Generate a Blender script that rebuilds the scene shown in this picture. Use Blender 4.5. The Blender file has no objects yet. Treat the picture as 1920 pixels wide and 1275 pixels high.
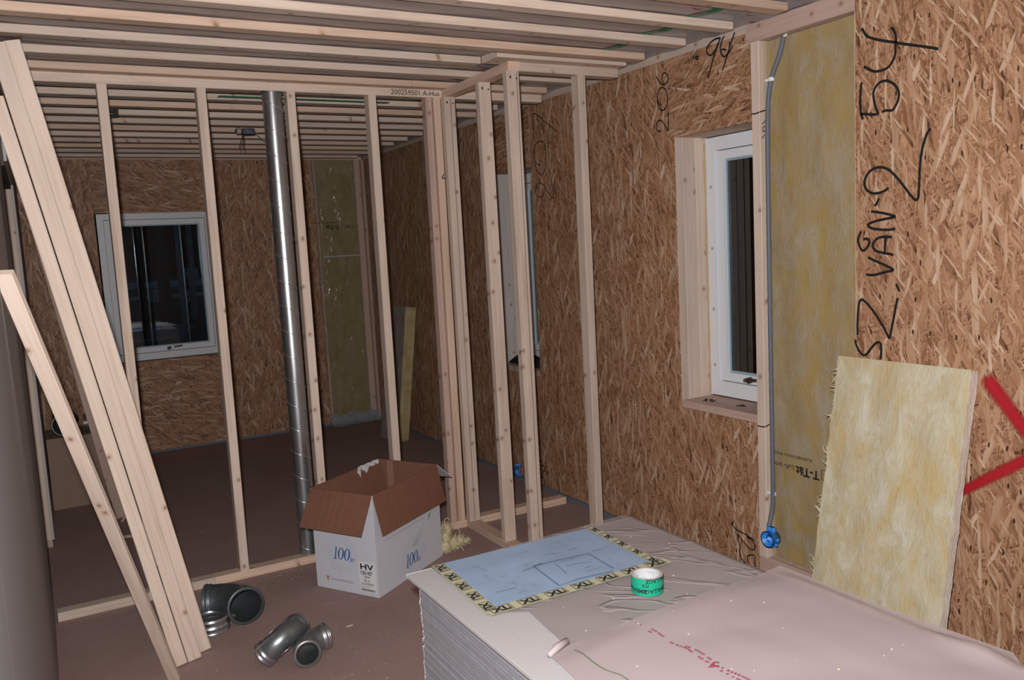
import bpy, bmesh, math, random
from mathutils import Vector, Matrix, noise
random.seed(7)
S = bpy.context.scene
COL = S.collection
PI = math.pi

# ---------------------------------------------------------------- camera, world, light, exposure
CAM = Vector((0.0, 0.0, 1.7004))
_y, _p, _r = -0.5116, -0.1142, -0.0522
_f = Vector((-math.sin(_y) * math.cos(_p), math.cos(_y) * math.cos(_p), math.sin(_p)))
_r0 = Vector((math.cos(_y), math.sin(_y), 0)); _u0 = _r0.cross(_f)
_rt = math.cos(_r) * _r0 + math.sin(_r) * _u0
_up = -math.sin(_r) * _r0 + math.cos(_r) * _u0
CROT = Matrix((_rt, _up, -_f)).transposed().to_4x4()
cam = bpy.data.cameras.new('camera'); co = bpy.data.objects.new('camera', cam); COL.objects.link(co)
co.matrix_world = Matrix.Translation(CAM) @ CROT
cam.sensor_fit = 'HORIZONTAL'; cam.sensor_width = 36.0; cam.lens = 1573.25 / 1920 * 36.0
cam.clip_start = 0.02; cam.clip_end = 500
S.camera = co

wd = bpy.data.worlds.new('dusk'); S.world = wd; wd.use_nodes = True
wd.node_tree.nodes['Background'].inputs[0].default_value = (0.30, 0.48, 0.80, 1)
wd.node_tree.nodes['Background'].inputs[1].default_value = 0.060

# the photographer's on-camera flash, a little above and left of the lens
fl = bpy.data.lights.new('camera_flash', 'SPOT'); fo = bpy.data.objects.new('camera_flash', fl); COL.objects.link(fo)
fo.matrix_world = Matrix.Translation(CAM + _rt * -0.050 + _up * 0.115) @ CROT
fl.energy = 440; fl.color = (1.0, 0.978, 0.972); fl.shadow_soft_size = 0.022
fl.spot_size = math.radians(118); fl.spot_blend = 0.75

S.view_settings.view_transform = 'Standard'; S.view_settings.look = 'None'
S.view_settings.exposure = 0.0; S.view_settings.gamma = 1.0; S.view_settings.use_curve_mapping = False
S.cycles.max_bounces = 6; S.cycles.diffuse_bounces = 3; S.cycles.glossy_bounces = 3
S.cycles.transparent_max_bounces = 12; S.cycles.caustics_reflective = False; S.cycles.caustics_refractive = False

# marker strokes on the walls (y, z in metres) and print on the stack (x, y)
W_NEAR = [[(2.1363, 2.4416), (2.1213, 2.4196), (2.1149, 2.396), (2.117, 2.3707), (2.1191, 2.338), (2.1299, 2.3143), (2.1494, 2.296), (2.1757, 2.29), (2.2069, 2.2917), (2.234, 2.3047), (2.2578, 2.3217)], [(2.2654, 2.4689), (2.2495, 2.4403), (2.2291, 2.4242), (2.1844, 2.4045), (2.132, 2.3859), (2.081, 2.3671), (2.0273, 2.3489), (1.983, 2.3337), (1.9437, 2.3186)], [(2.2678, 2.262), (2.2726, 2.2319), (2.2752, 2.1895), (2.2726, 2.154), (2.2717, 2.1402), (2.2625, 2.1173)], [(2.2717, 2.1402), (2.2439, 2.1347), (2.2074, 2.1282), (2.1939, 2.1319), (2.2028, 2.1505), (2.2118, 2.1827), (2.2139, 2.2137), (2.2026, 2.2345), (2.1802, 2.2475), (2.156, 2.2467), (2.132, 2.2347), (2.1126, 2.2143), (2.1028, 2.1902), (2.1062, 2.1648), (2.1191, 2.1445), (2.132, 2.1323), (2.1583, 2.1358), (2.176, 2.1329)], [(2.1475, 1.8406), (2.1675, 1.8287), (2.1946, 1.823), (2.222, 1.8251), (2.2451, 1.8388), (2.2567, 1.8615), (2.2543, 1.8811), (2.2402, 1.9035), (2.2171, 1.9189), (2.1898, 1.9231), (2.1585, 1.9156), (2.1321, 1.8969), (2.106, 1.8696), (2.0802, 1.8389), (2.0546, 1.8066), (2.0399, 1.7904), (2.0295, 1.7852), (2.0212, 1.7928), (2.0192, 1.8151), (2.0165, 1.867), (2.0154, 1.8966), (2.0095, 1.9514), (1.9994, 1.9906), (1.9875, 2.0219), (1.9735, 2.0418)], [(2.1901, 1.8031), (2.1992, 1.7861), (2.2107, 1.7731)], [(2.2269, 1.7531), (2.1948, 1.7485), (2.1498, 1.7382), (2.1181, 1.7268), (2.1587, 1.7211), (2.1994, 1.7153), (2.2363, 1.7052), (2.2401, 1.6973), (2.2225, 1.6866), (2.1858, 1.68), (2.1499, 1.6778), (2.118, 1.6804)], [(2.2741, 1.6765), (2.2847, 1.6554), (2.2877, 1.6353), (2.2792, 1.6127), (2.265, 1.5983), (2.2508, 1.6061), (2.2366, 1.6238), (2.2357, 1.6378), (2.2459, 1.6453), (2.2648, 1.6447)], [(2.1321, 1.6485), (2.1633, 1.6515), (2.195, 1.6466), (2.2157, 1.6293), (2.2181, 1.6094), (2.1997, 1.5951), (2.1634, 1.5866), (2.1366, 1.5822), (2.1268, 1.5762)], [(2.1611, 1.6494), (2.1633, 1.6181), (2.1656, 1.5866)], [(2.2415, 1.5717), (2.209, 1.5573), (2.168, 1.5412), (2.1268, 1.5214), (2.159, 1.5134), (2.1999, 1.5033), (2.2231, 1.4999), (2.2512, 1.503)], [(2.2918, 1.2527), (2.293, 1.2943), (2.2893, 1.3443), (2.2852, 1.3816), (2.2755, 1.3992), (2.2564, 1.3929), (2.2329, 1.3713), (2.205, 1.34), (2.1774, 1.3011), (2.1547, 1.2662), (2.1448, 1.2509), (2.1367, 1.2795), (2.1277, 1.3199), (2.1188, 1.364), (2.1078, 1.4117)], [(2.1145, 1.4666), (2.1078, 1.453), (2.0991, 1.4375)], [(2.3045, 1.233), (2.2983, 1.2105), (2.2815, 1.1826), (2.2646, 1.1716), (2.2478, 1.1794), (2.2241, 1.2082), (2.2053, 1.2261), (2.1891, 1.2306), (2.1813, 1.2158), (2.1822, 1.1872), (2.1837, 1.1647)]]
W_207 = [[(4.7656, 2.3593), (4.7713, 2.4219), (4.7704, 2.4805), (4.7609, 2.5318), (4.6969, 2.5055), (4.633, 2.4659), (4.5601, 2.4209), (4.4887, 2.3769)], [(4.6447, 2.5222), (4.6506, 2.457), (4.6447, 2.3985), (4.6422, 2.3635)], [(4.6775, 2.3462), (4.735, 2.3407), (4.7731, 2.3042), (4.7787, 2.2456), (4.7658, 2.1968), (4.7404, 2.1586), (4.7025, 2.1343), (4.6614, 2.1508), (4.6439, 2.1957), (4.6326, 2.2467), (4.6363, 2.305), (4.6503, 2.3357), (4.6775, 2.3462)], [(4.7682, 2.2326), (4.7472, 2.2096), (4.714, 2.1961), (4.6995, 2.2045)], [(4.6782, 2.0262), (4.6919, 2.0006), (4.7327, 1.9918), (4.7714, 2.0126), (4.7738, 2.0486), (4.7538, 2.0768), (4.7242, 2.0849), (4.6802, 2.0675), (4.6386, 2.0289), (4.5976, 1.9907), (4.5714, 1.9754), (4.5636, 2.0026), (4.5744, 2.0672), (4.5959, 2.1617)]]
W_206 = [[(3.5197, 2.5268), (3.502, 2.5022), (3.4795, 2.4811), (3.4599, 2.4724), (3.4364, 2.4815), (3.4257, 2.5003), (3.4377, 2.5235), (3.4551, 2.5319), (3.4689, 2.5212), (3.4701, 2.4962), (3.4599, 2.4733)], [(3.4704, 2.4625), (3.494, 2.4584), (3.512, 2.4361), (3.515, 2.4025), (3.5084, 2.3715), (3.4892, 2.3514), (3.4693, 2.3461), (3.4488, 2.3576), (3.4357, 2.3849), (3.4361, 2.4186), (3.448, 2.4459), (3.4704, 2.4625)], [(3.5166, 2.4113), (3.5044, 2.3837), (3.4883, 2.3683)], [(3.4942, 2.2475), (3.5114, 2.2426), (3.5277, 2.2565), (3.5299, 2.2805), (3.5154, 2.2977), (3.4951, 2.2977), (3.4756, 2.2854), (3.4536, 2.2567), (3.438, 2.2375), (3.434, 2.2793), (3.4304, 2.3293)]]
W_94 = [[(3.0445, 2.6115), (3.078, 2.6135), (3.1125, 2.6039), (3.1362, 2.5859), (3.138, 2.5668), (3.123, 2.5499), (3.103, 2.5475), (3.0798, 2.5619), (3.0533, 2.5982), (3.0445, 2.6134)], [(3.0563, 2.5912), (3.083, 2.551), (3.1044, 2.509), (3.12, 2.4731), (3.1384, 2.4453)], [(3.0196, 2.6133), (3.0368, 2.5945), (3.046, 2.566), (3.0414, 2.5382), (3.0226, 2.5208), (3.0032, 2.5261), (2.981, 2.5403), (2.9669, 2.5598)], [(2.9508, 2.6142), (2.9745, 2.5765), (2.9975, 2.5325), (3.015, 2.4982), (3.0356, 2.4602)], [(3.0408, 2.5553), (3.0242, 2.5554), (3.008, 2.5462)], [(3.2343, 2.5677), (3.2288, 2.5546)], [(3.2045, 2.5633), (3.2166, 2.56), (3.214, 2.5495), (3.2021, 2.549), (3.1989, 2.5562), (3.2105, 2.5626)]]
W_195 = [[(3.0473, 0.2477), (3.0164, 0.2258), (2.9547, 0.2164), (2.888, 0.2019)], [(3.0019, 0.203), (2.9733, 0.1811), (2.9346, 0.1559), (2.9029, 0.1502), (2.8889, 0.1662), (2.8934, 0.1879), (2.9204, 0.2031), (2.942, 0.2035)], [(3.0019, 0.203), (2.9958, 0.1679), (2.9877, 0.1401), (2.9926, 0.1218), (2.9913, 0.1054), (2.9761, 0.0798), (2.9458, 0.0659)], [(2.9385, 0.0749), (2.9376, 0.1085), (2.9096, 0.1217), (2.89, 0.1212), (2.8897, 0.0672)]]
W_FAR = [[(4.9042, 0.1961), (4.8823, 0.1919), (4.8605, 0.1883)], [(4.8325, 0.1586), (4.8533, 0.1708), (4.8765, 0.1589), (4.8737, 0.1404), (4.853, 0.1258), (4.8325, 0.1397), (4.8305, 0.1614)], [(4.9012, 0.034), (4.9026, 0.0672), (4.8745, 0.083), (4.8489, 0.0744), (4.8442, 0.0088)], [(4.8579, 0.12), (4.8831, 0.0859)]]
W_G = [[(2.1228, 2.1215), (2.1105, 2.0977), (2.1266, 2.0985), (2.1485, 2.1046)], [(2.1276, 2.1143), (2.147, 2.1224)], [(2.1416, 2.107), (2.1478, 2.095)]]
PLAN = [[(1.2827, 2.2234), (1.346, 2.219), (1.4831, 2.205), (1.4732, 2.0544)], [(1.2827, 2.2234), (1.2663, 2.0462), (1.346, 2.0525), (1.4614, 2.0384)], [(1.3589, 2.2858), (1.4172, 2.2645)], [(1.4472, 2.2698), (1.4799, 2.2686)], [(1.2363, 2.2076), (1.3131, 2.222)], [(1.3677, 2.1593), (1.3984, 2.1576), (1.4507, 2.1398)], [(1.3508, 2.2066), (1.3346, 2.1091)], [(1.4064, 2.1131), (1.4288, 2.1132)], [(1.0875, 2.1153), (1.1555, 2.1095)], [(1.5045, 2.2165), (1.5329, 2.2089)]]
RED = [[(1.2863, 1.6943), (1.2936, 1.686)], [(1.2994, 1.6551), (1.3011, 1.6336)], [(1.2859, 1.6503), (1.2878, 1.6374)], [(1.2998, 1.6287), (1.2994, 1.6034)], [(1.2938, 1.5742), (1.2993, 1.5459), (1.3063, 1.5276), (1.3014, 1.4919)], [(1.3118, 1.537), (1.3185, 1.5109), (1.3181, 1.4749), (1.3142, 1.4475)], [(1.3009, 1.4795), (1.3011, 1.442)], [(1.3112, 1.4105), (1.3148, 1.3842), (1.3214, 1.3562), (1.3241, 1.3225)], [(1.2994, 1.4092), (1.3016, 1.3841), (1.3022, 1.3605)], [(1.3042, 1.3546), (1.3076, 1.3319)]]
LOGO = [[(1.2873, 1.4298), (1.3042, 1.4227), (1.3119, 1.4196)], [(1.2961, 1.4309), (1.315, 1.437), (1.3202, 1.4284)], [(1.3036, 1.4304), (1.3078, 1.4153)]]
GREEN = [[(1.0836, 1.6921), (1.0845, 1.6674), (1.0792, 1.6093), (1.0804, 1.5593), (1.0929, 1.5266), (1.0967, 1.5122), (1.0971, 1.4842)]]

# ---------------------------------------------------------------- node helpers
class NT:
    def __init__(s, name, disp=False):
        s.m = bpy.data.materials.new(name); s.m.use_nodes = True
        s.t = s.m.node_tree; s.t.nodes.clear()
        s.out = s.t.nodes.new('ShaderNodeOutputMaterial')
    def n(s, typ, **kw):
        x = s.t.nodes.new(typ)
        for k, v in kw.items(): setattr(x, k, v)
        return x
    def put(s, sock, v):
        if isinstance(v, bpy.types.NodeSocket): s.t.links.new(v, sock)
        elif v is not None:
            if hasattr(sock.default_value, '__len__') and not isinstance(v, (int, float)):
                v = tuple(v)
                if len(sock.default_value) == 4 and len(v) == 3: v = v + (1,)
            sock.default_value = v
    def math(s, op, a, b=None, clamp=False):
        x = s.n('ShaderNodeMath', operation=op, use_clamp=clamp); s.put(x.inputs[0], a)
        if b is not None: s.put(x.inputs[1], b)
        return x.outputs[0]
    def vmath(s, op, a, b):
        x = s.n('ShaderNodeVectorMath', operation=op); s.put(x.inputs[0], a); s.put(x.inputs[1], b); return x.outputs[0]
    def sep(s, v):
        x = s.n('ShaderNodeSeparateXYZ'); s.put(x.inputs[0], v); return x.outputs
    def comb(s, a=0, b=0, c=0):
        x = s.n('ShaderNodeCombineXYZ'); s.put(x.inputs[0], a); s.put(x.inputs[1], b); s.put(x.inputs[2], c); return x.outputs[0]
    def noise(s, v, scale, detail=3, rough=.55, dim='3D', dist=0):
        x = s.n('ShaderNodeTexNoise', noise_dimensions=dim); s.put(x.inputs['Vector'], v)
        x.inputs['Scale'].default_value = scale; x.inputs['Detail'].default_value = detail
        x.inputs['Roughness'].default_value = rough; x.inputs['Distortion'].default_value = dist
        return x.outputs[0], x.outputs[1]
    def voro(s, v, scale, dim='2D', feature='F1', rnd=1.0):
        x = s.n('ShaderNodeTexVoronoi', voronoi_dimensions=dim, feature=feature); s.put(x.inputs['Vector'], v)
        x.inputs['Scale'].default_value = scale; x.inputs['Randomness'].default_value = rnd
        return x.outputs
    def ramp(s, fac, stops, interp='LINEAR'):
        x = s.n('ShaderNodeValToRGB'); cr = x.color_ramp; cr.interpolation = interp
        while len(cr.elements) < len(stops): cr.elements.new(.5)
        for e, (p, c) in zip(cr.elements, stops):
            e.position = p; e.color = (c if hasattr(c, '__len__') else (c, c, c)) + ((1,) if (not hasattr(c, '__len__') or len(c) == 3) else ())
        s.put(x.inputs[0], fac); return x.outputs[0]
    def mix(s, fac, a, b, blend='MIX'):
        x = s.n('ShaderNodeMix', data_type='RGBA', blend_type=blend)
        s.put(x.inputs[0], fac); s.put(x.inputs[6], a); s.put(x.inputs[7], b); return x.outputs[2]
    def bump(s, h, strength=.3, dist=.01):
        x = s.n('ShaderNodeBump'); x.inputs['Strength'].default_value = strength; x.inputs['Distance'].default_value = dist
        s.put(x.inputs['Height'], h); return x.outputs[0]
    def bsdf(s, color, rough=.7, metal=0, normal=None, spec=.3, alpha=None, sheen=None):
        x = s.n('ShaderNodeBsdfPrincipled')
        s.put(x.inputs['Base Color'], color); s.put(x.inputs['Roughness'], rough); s.put(x.inputs['Metallic'], metal)
        x.inputs['Specular IOR Level'].default_value = spec
        if normal is not None: s.put(x.inputs['Normal'], normal)
        if alpha is not None: s.put(x.inputs['Alpha'], alpha)
        s.t.links.new(x.outputs[0], s.out.inputs[0]); return x
    def obj(s): return s.n('ShaderNodeTexCoord').outputs['Object']
    def rnd(s): return s.n('ShaderNodeObjectInfo').outputs['Random']

def plain(name, color, rough=.6, metal=0, spec=.3, var=0.0, scale=20):
    N = NT(name)
    if var:
        f, _ = N.noise(N.obj(), scale, 3)
        c = N.mix(f, tuple(x * (1 - var) for x in color), tuple(min(1, x * (1 + var)) for x in color))
    else: c = color
    N.bsdf(c, rough, metal, spec=spec); return N.m

def wood(name, light, dark, knot=(.26, .13, .06), vary=.10):
    N = NT(name); o = N.obj(); r = N.rnd()
    off = N.comb(N.math('MULTIPLY', r, 7.3), N.math('MULTIPLY', r, 13.7), N.math('MULTIPLY', r, 31.0))
    p = N.vmath('ADD', o, off)
    ps_ = N.sep(p); kd = N.voro(N.comb(N.math('ADD', N.math('MULTIPLY', ps_[0], 1.15), N.math('MULTIPLY', ps_[1], .5)), N.math('ADD', ps_[2], N.math('MULTIPLY', ps_[1], .35)), 0), 7.0, '2D'); near = kd['Distance']
    rand = N.sep(kd['Color'])[0]
    pick = N.math('GREATER_THAN', rand, .40)
    swirl = N.math('MULTIPLY', N.ramp(near, [(0.0, 1.0), (.16, 0.0)]), pick)
    ps = N.vmath('MULTIPLY', p, (1, 1, .035))
    warp, _ = N.noise(N.vmath('MULTIPLY', p, (1, 1, .2)), 9, 2)
    ps2 = N.vmath('ADD', ps, N.comb(N.math('MULTIPLY', warp, .02), N.math('MULTIPLY', swirl, .03), 0))
    g, _ = N.noise(ps2, 95, 3, .6)
    g2, _ = N.noise(ps2, 22, 2, .5)
    gg = N.math('ADD', N.math('MULTIPLY', g, .55), N.math('MULTIPLY', g2, .45))
    c = N.ramp(gg, [(.34, dark), (.50, tuple((a * .35 + b * .65) for a, b in zip(dark, light))), (.66, light)])
    blotch, _ = N.noise(N.vmath('MULTIPLY', p, (1, 1, .35)), 5, 2)
    c = N.mix(N.ramp(blotch, [(.35, 0.0), (.7, .35)]), c, tuple(min(1, x * 1.18) for x in light))
    halo = N.math('MULTIPLY', N.ramp(near, [(.05, 1.0), (.15, 0.0)]), pick)
    c = N.mix(N.math('MULTIPLY', halo, .55), c, tuple(a * .5 + b * .5 for a, b in zip(dark, knot)))
    core = N.math('MULTIPLY', N.ramp(near, [(.032, 1.0), (.062, 0.0)]), pick)
    c = N.mix(N.math('MULTIPLY', core, .7), c, knot)
    tone = N.math('ADD', N.math('MULTIPLY', r, 2 * vary), 1 - vary)
    hs = N.n('ShaderNodeHueSaturation'); N.put(hs.inputs['Value'], tone); N.put(hs.inputs['Color'], c)
    N.bsdf(hs.outputs[0], .62, normal=N.bump(g, .12, .002), spec=.25); return N.m

def osb(name, plane, base, seed):
    """oriented strand board: overlapping layers of flakes, each layer with its own direction and flake size"""
    N = NT(name); o = N.sep(N.obj())
    u, v = (o[1], o[2]) if plane == 'x' else (o[0], o[2])
    p = N.comb(N.math('ADD', u, seed * 3.17), N.math('ADD', v, seed * 1.31), 0)
    wv, wc = N.noise(p, 16, 2, .5, '2D')
    p = N.vmath('ADD', p, N.vmath('MULTIPLY', wc, (.012, .012, 0)))
    RMP = [(0.0, (.085, .036, .018)), (.08, (.175, .080, .038)), (.25, (.275, .136, .070)), (.50, (.378, .197, .107)),
           (.74, (.458, .258, .150)), (.92, (.545, .345, .225)), (1.0, (.63, .47, .35))]
    PALE = [(0.0, (.37, .200, .110)), (.5, (.485, .295, .182)), (1.0, (.68, .53, .41))]
    col = None; hgt = None
    L = [(20, .020, .0050, 0.0, RMP), (50, .018, .0034, .60, RMP), (-48, .030, .0058, .40, RMP), (66, .038, .0072, .50, RMP), (-14, .050, .0090, .55, RMP), (33, .060, .0110, .66, RMP),
         (-70, .045, .0080, .70, RMP), (-3, .026, .0036, .60, RMP), (8, .095, .0150, .82, RMP), (27, .070, .0100, .84, RMP), (-20, .110, .0170, .88, PALE), (2, .130, .0110, .87, PALE), (38, .060, .0060, .90, PALE)]
    for k, (da, lx, ly, thr, rm) in enumerate(L):
        vr = N.n('ShaderNodeVectorRotate', rotation_type='Z_AXIS'); N.put(vr.inputs['Vector'], p)
        vr.inputs['Angle'].default_value = math.radians(base + da)
        q = N.vmath('ADD', N.vmath('MULTIPLY', vr.outputs[0], (1 / lx, 1 / ly, 0)), (k * 17.3 + seed, k * 9.1, 0))
        vo = N.voro(q, 1.0); c3 = N.sep(vo['Color'])
        gn, _ = N.noise(N.vmath('MULTIPLY', q, (.6, 3.6, 0)), 1.0, 2, .6, '2D')
        tone = N.math('ADD', N.math('MULTIPLY', c3[0], .74), N.math('MULTIPLY', gn, .26))
        edge = N.ramp(vo['Distance'], [(.42, 0.0), (.80, .27 if ly > .0055 else .10)])
        tone = N.math('SUBTRACT', tone, edge, True)
        c = N.ramp(tone, rm)
        if col is None: col, hgt = c, tone
        else:
            m = N.math('GREATER_THAN', c3[1], thr)
            col = N.mix(m, col, c); hgt = N.mix(m, hgt, tone)
    spk = N.voro(N.vmath('MULTIPLY', p, (1, .32, 0)), 24, '2D')
    dk = N.math('MULTIPLY', N.math('LESS_THAN', spk['Distance'], .085), N.math('GREATER_THAN', N.sep(spk['Color'])[1], .84))
    col = N.mix(dk, col, (.045, .018, .012))
    N.bsdf(col, .55, normal=N.bump(hgt, .30, .003), spec=.35); return N.m

def wool(name, a, b, c2, sc=1.0):
    N = NT(name); o = N.obj()
    n1, _ = N.noise(N.vmath('MULTIPLY', o, (1, 1, .55)), 9 * sc, 4, .6, dist=.8)
    n2, _ = N.noise(N.vmath('MULTIPLY', o, (1, 1, .35)), 60 * sc, 4, .65, dist=1.2)
    n3, _ = N.noise(o, 26 * sc, 2, .5)
    col = N.ramp(N.math('ADD', N.math('MULTIPLY', n1, .7), N.math('MULTIPLY', n2, .3)), [(.36, c2), (.50, a), (.64, b)])
    col = N.mix(N.ramp(n3, [(.58, 0.0), (.78, .45)]), col, tuple(x * .82 for x in c2))
    N.bsdf(col, .95, normal=N.bump(N.math('ADD', n1, N.math('MULTIPLY', n2, .6)), .55, .012), spec=.05); return N.m

def galv(name, a, b, rough=.3, metal=.9):
    N = NT(name); o = N.obj()
    n1, _ = N.noise(N.vmath('MULTIPLY', o, (1, 1, .3)), 14, 3, .6)
    N.bsdf(N.mix(n1, a, b), N.math('ADD', N.math('MULTIPLY', n1, .14), rough - .07), metal, spec=.5); return N.m

def film(name, color, opacity, rough=.3, streak=None, spec=.5, vary=.5, crease=0.0):
    """thin polythene: see-through, milky and slightly glossy, with fine creases"""
    N = NT(name); o = N.obj()
    n1, _ = N.noise(o, 5, 2, .5)
    op = N.math('ADD', N.math('MULTIPLY', n1, opacity * vary), opacity * (1 - vary * .5), True)
    nrm = None
    if crease:
        vr = N.n('ShaderNodeVectorRotate', rotation_type='Z_AXIS'); N.put(vr.inputs['Vector'], o); vr.inputs['Angle'].default_value = .75
        a, _ = N.noise(N.vmath('MULTIPLY', vr.outputs[0], (1.2, 4.5, 1)), 2.2, 2, .5, dist=.4)
        rid = N.math('ABSOLUTE', N.math('SUBTRACT', a, .5))
        h = N.ramp(rid, [(0.0, 1.0), (.035, 0.0)])
        nrm = N.bump(h, crease, .010)
    x = N.bsdf(color, rough, spec=spec, normal=nrm)
    tr = N.n('ShaderNodeBsdfTransparent'); tr.inputs[0].default_value = (.97, .97, .97, 1)
    ms = N.n('ShaderNodeMixShader'); N.put(ms.inputs[0], op)
    N.t.links.new(tr.outputs[0], ms.inputs[1]); N.t.links.new(x.outputs[0], ms.inputs[2])
    N.t.links.new(ms.outputs[0], N.out.inputs[0]); return N.m

def glass(name):
    N = NT(name)
    tr = N.n('ShaderNodeBsdfTransparent'); tr.inputs[0].default_value = (.80, .88, .90, 1)
    gl = N.n('ShaderNodeBsdfGlossy'); gl.inputs['Roughness'].default_value = .0; gl.inputs['Color'].default_value = (.9, .95, 1, 1)
    fr = N.n('ShaderNodeFresnel'); fr.inputs[0].default_value = 1.55
    f2 = N.math('MULTIPLY', fr.outputs[0], 1.8, True)
    ms = N.n('ShaderNodeMixShader'); N.put(ms.inputs[0], f2)
    N.t.links.new(tr.outputs[0], ms.inputs[1]); N.t.links.new(gl.outputs[0], ms.inputs[2])
    N.t.links.new(ms.outputs[0], N.out.inputs[0]); return N.m

def spray(name):
    N = NT(name)
    at = N.n('ShaderNodeAttribute', attribute_name='soft'); o = N.obj()
    n1, _ = N.noise(o, 240, 2, .7)
    a = N.math('ADD', N.math('MULTIPLY', at.outputs['Fac'], 1.5), N.math('SUBTRACT', N.math('MULTIPLY', n1, .9), .68), True)
    N.bsdf((.42, .012, .022), .6, alpha=a, spec=.3); return N.m

def floor_mat():
    N = NT('red_brown_chipboard_floor'); o = N.obj()
    n1, _ = N.noise(o, 2.2, 4, .6); n2, _ = N.noise(o, 220, 2, .6); n3, _ = N.noise(N.vmath('MULTIPLY', o, (1, 3, 1)), 9, 4, .65, dist=.6)
    c = N.mix(N.ramp(n1, [(.3, 0.0), (.7, 1.0)]), (.325, .215, .195), (.375, .262, .238))
    c = N.mix(N.ramp(n2, [(.45, 0.0), (.62, .35)]), c, (.205, .130, .120))
    c = N.mix(N.ramp(n3, [(.56, 0.0), (.80, .45)]), c, (.43, .345, .29))
    sp = N.voro(o, 70, '3D')
    d = N.math('MULTIPLY', N.math('LESS_THAN', sp['Distance'], .14), N.math('GREATER_THAN', N.sep(sp['Color'])[0], .80))
    c = N.mix(N.math('MULTIPLY', d, .8), c, (.50, .38, .28))
    N.bsdf(c, .72, normal=N.bump(n2, .15, .002), spec=.25); return N.m

def ceil_mat():
    N = NT('grey_vapour_barrier_film'); o = N.obj()
    n1, _ = N.noise(N.vmath('MULTIPLY', o, (.5, 1.6, 1)), 3.5, 3, .55, dist=.5)
    c = N.ramp(n1, [(.3, (.34, .275, .265)), (.55, (.42, .355, .345)), (.75, (.48, .42, .41))])
    N.bsdf(c, .38, spec=.35, normal=N.bump(n1, .4, .03)); return N.m

def duct_board():
    N = NT('brown_corrugated_card'); o = N.obj(); z = N.sep(o)
    n1, _ = N.noise(o, 18, 3); 
    w, _ = N.noise(N.comb(N.math('MULTIPLY', N.math('ADD', z[0], N.math('MULTIPLY', z[1], .7)), 1.0), 0, 0), 190, 1)
    c = N.mix(n1, (.190, .086, .056), (.238, .112, .075))
    c = N.mix(N.ramp(w, [(.62, 0.0), (.8, .22)]), c, (.40, .22, .15))
    N.bsdf(c, .8, spec=.15); return N.m

M = {}
M['wood'] = wood('planed_spruce', (.670, .548, .462), (.485, .365, .285))
M['wood_warm'] = wood('warm_spruce', (.67, .495, .385), (.48, .325, .235))
M['wood_rose'] = wood('rough_sawn_spruce', (.56, .40, .335), (.43, .29, .235), vary=.05)
M['osb_rv'] = osb('strand_board_upright', 'x', 90, 1); M['osb_rh'] = osb('strand_board_level', 'x', 5, 2)
M['osb_bv'] = osb('strand_board_back_upright', 'y', 88, 3); M['osb_bh'] = osb('strand_board_back_level', 'y', 8, 4)
M['osb_edge'] = plain('strand_board_edge', (.62, .48, .36), .8, var=.2, scale=120)
M['core'] = plain('wall_core_dark', (.10, .08, .07), .9)
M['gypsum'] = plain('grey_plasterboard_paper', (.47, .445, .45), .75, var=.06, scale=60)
M['gyp_edge'] = plain('plasterboard_edge', (.285, .28, .305), .85, var=.15, scale=35)
M['gyp_white'] = plain('raw_gypsum', (.80, .78, .78), .9, var=.08, scale=200)
M['floor'] = floor_mat(); M['ceil'] = ceil_mat()
M['wool_bay'] = wool('yellow_glass_wool_bay', (.45, .335, .16), (.47, .40, .30), (.47, .315, .075))
M['wool'] = wool('pale_glass_wool', (.56, .485, .325), (.63, .59, .47), (.56, .425, .205))
M['wool_edge'] = wool('glass_wool_facing', (.72, .64, .56), (.78, .72, .66), (.66, .57, .47))
M['wool_back'] = wool('green_yellow_glass_wool', (.36, .27, .10), (.44, .34, .17), (.32, .22, .06))
M['wool_batt'] = wool('ochre_batt', (.46, .36, .19), (.54, .44, .27), (.40, .29, .12))
M['wool_face'] = wool('grey_batt_face', (.30, .255, .22), (.36, .31, .27), (.27, .22, .18))
M['galv'] = galv('galvanised_steel', (.42, .44, .465), (.62, .645, .67), .31, .93)
M['galv_dark'] = galv('dull_galvanised', (.10, .125, .135), (.19, .22, .23), .42, .75)
M['galv_mid'] = galv('mid_galvanised', (.20, .235, .25), (.36, .40, .42), .33, .85)
M['seam'] = galv('duct_seam', (.62, .64, .67), (.85, .86, .88), .30)
M['rubber'] = plain('dark_rubber', (.03, .032, .035), .6)
M['black'] = plain('black_marker', (.012, .011, .012), .7)
M['bag'] = plain('black_cloth', (.010, .010, .011), .95)
M['white_paint'] = plain('white_window_paint', (.76, .79, .83), .38, spec=.4)
M['white_print'] = plain('white_paper', (.72, .72, .74), .8)
M['box_white'] = plain('white_carton', (.60, .61, .665), .7, var=.03, scale=9)
M['card'] = duct_board(); M['card_dark'] = plain('plain_cardboard', (.30, .205, .155), .85, var=.08, scale=8)
M['blue_print'] = plain('blue_ink', (.015, .115, .36), .7); M['pale_blue'] = plain('pale_blue_ink', (.49, .54, .64), .75)
M['ink'] = plain('black_ink', (.02, .02, .025), .7); M['grey_ink'] = plain('grey_ink', (.36, .37, .41), .8)
M['rust_ink'] = plain('faded_red_ink', (.45, .27, .24), .8); M['red_print'] = plain('crimson_ink', (.33, .055, .09), .7)
M['green_ink'] = plain('green_ink', (.06, .26, .16), .6)
M['blue_plastic'] = plain('bright_blue_plastic', (.035, .26, .74), .4, spec=.5)
M['navy'] = plain('dark_blue_rim', (.008, .015, .05), .45)
M['conduit'] = plain('grey_conduit', (.135, .150, .185), .5); M['clip'] = plain('white_clip', (.82, .83, .85), .5)
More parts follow.
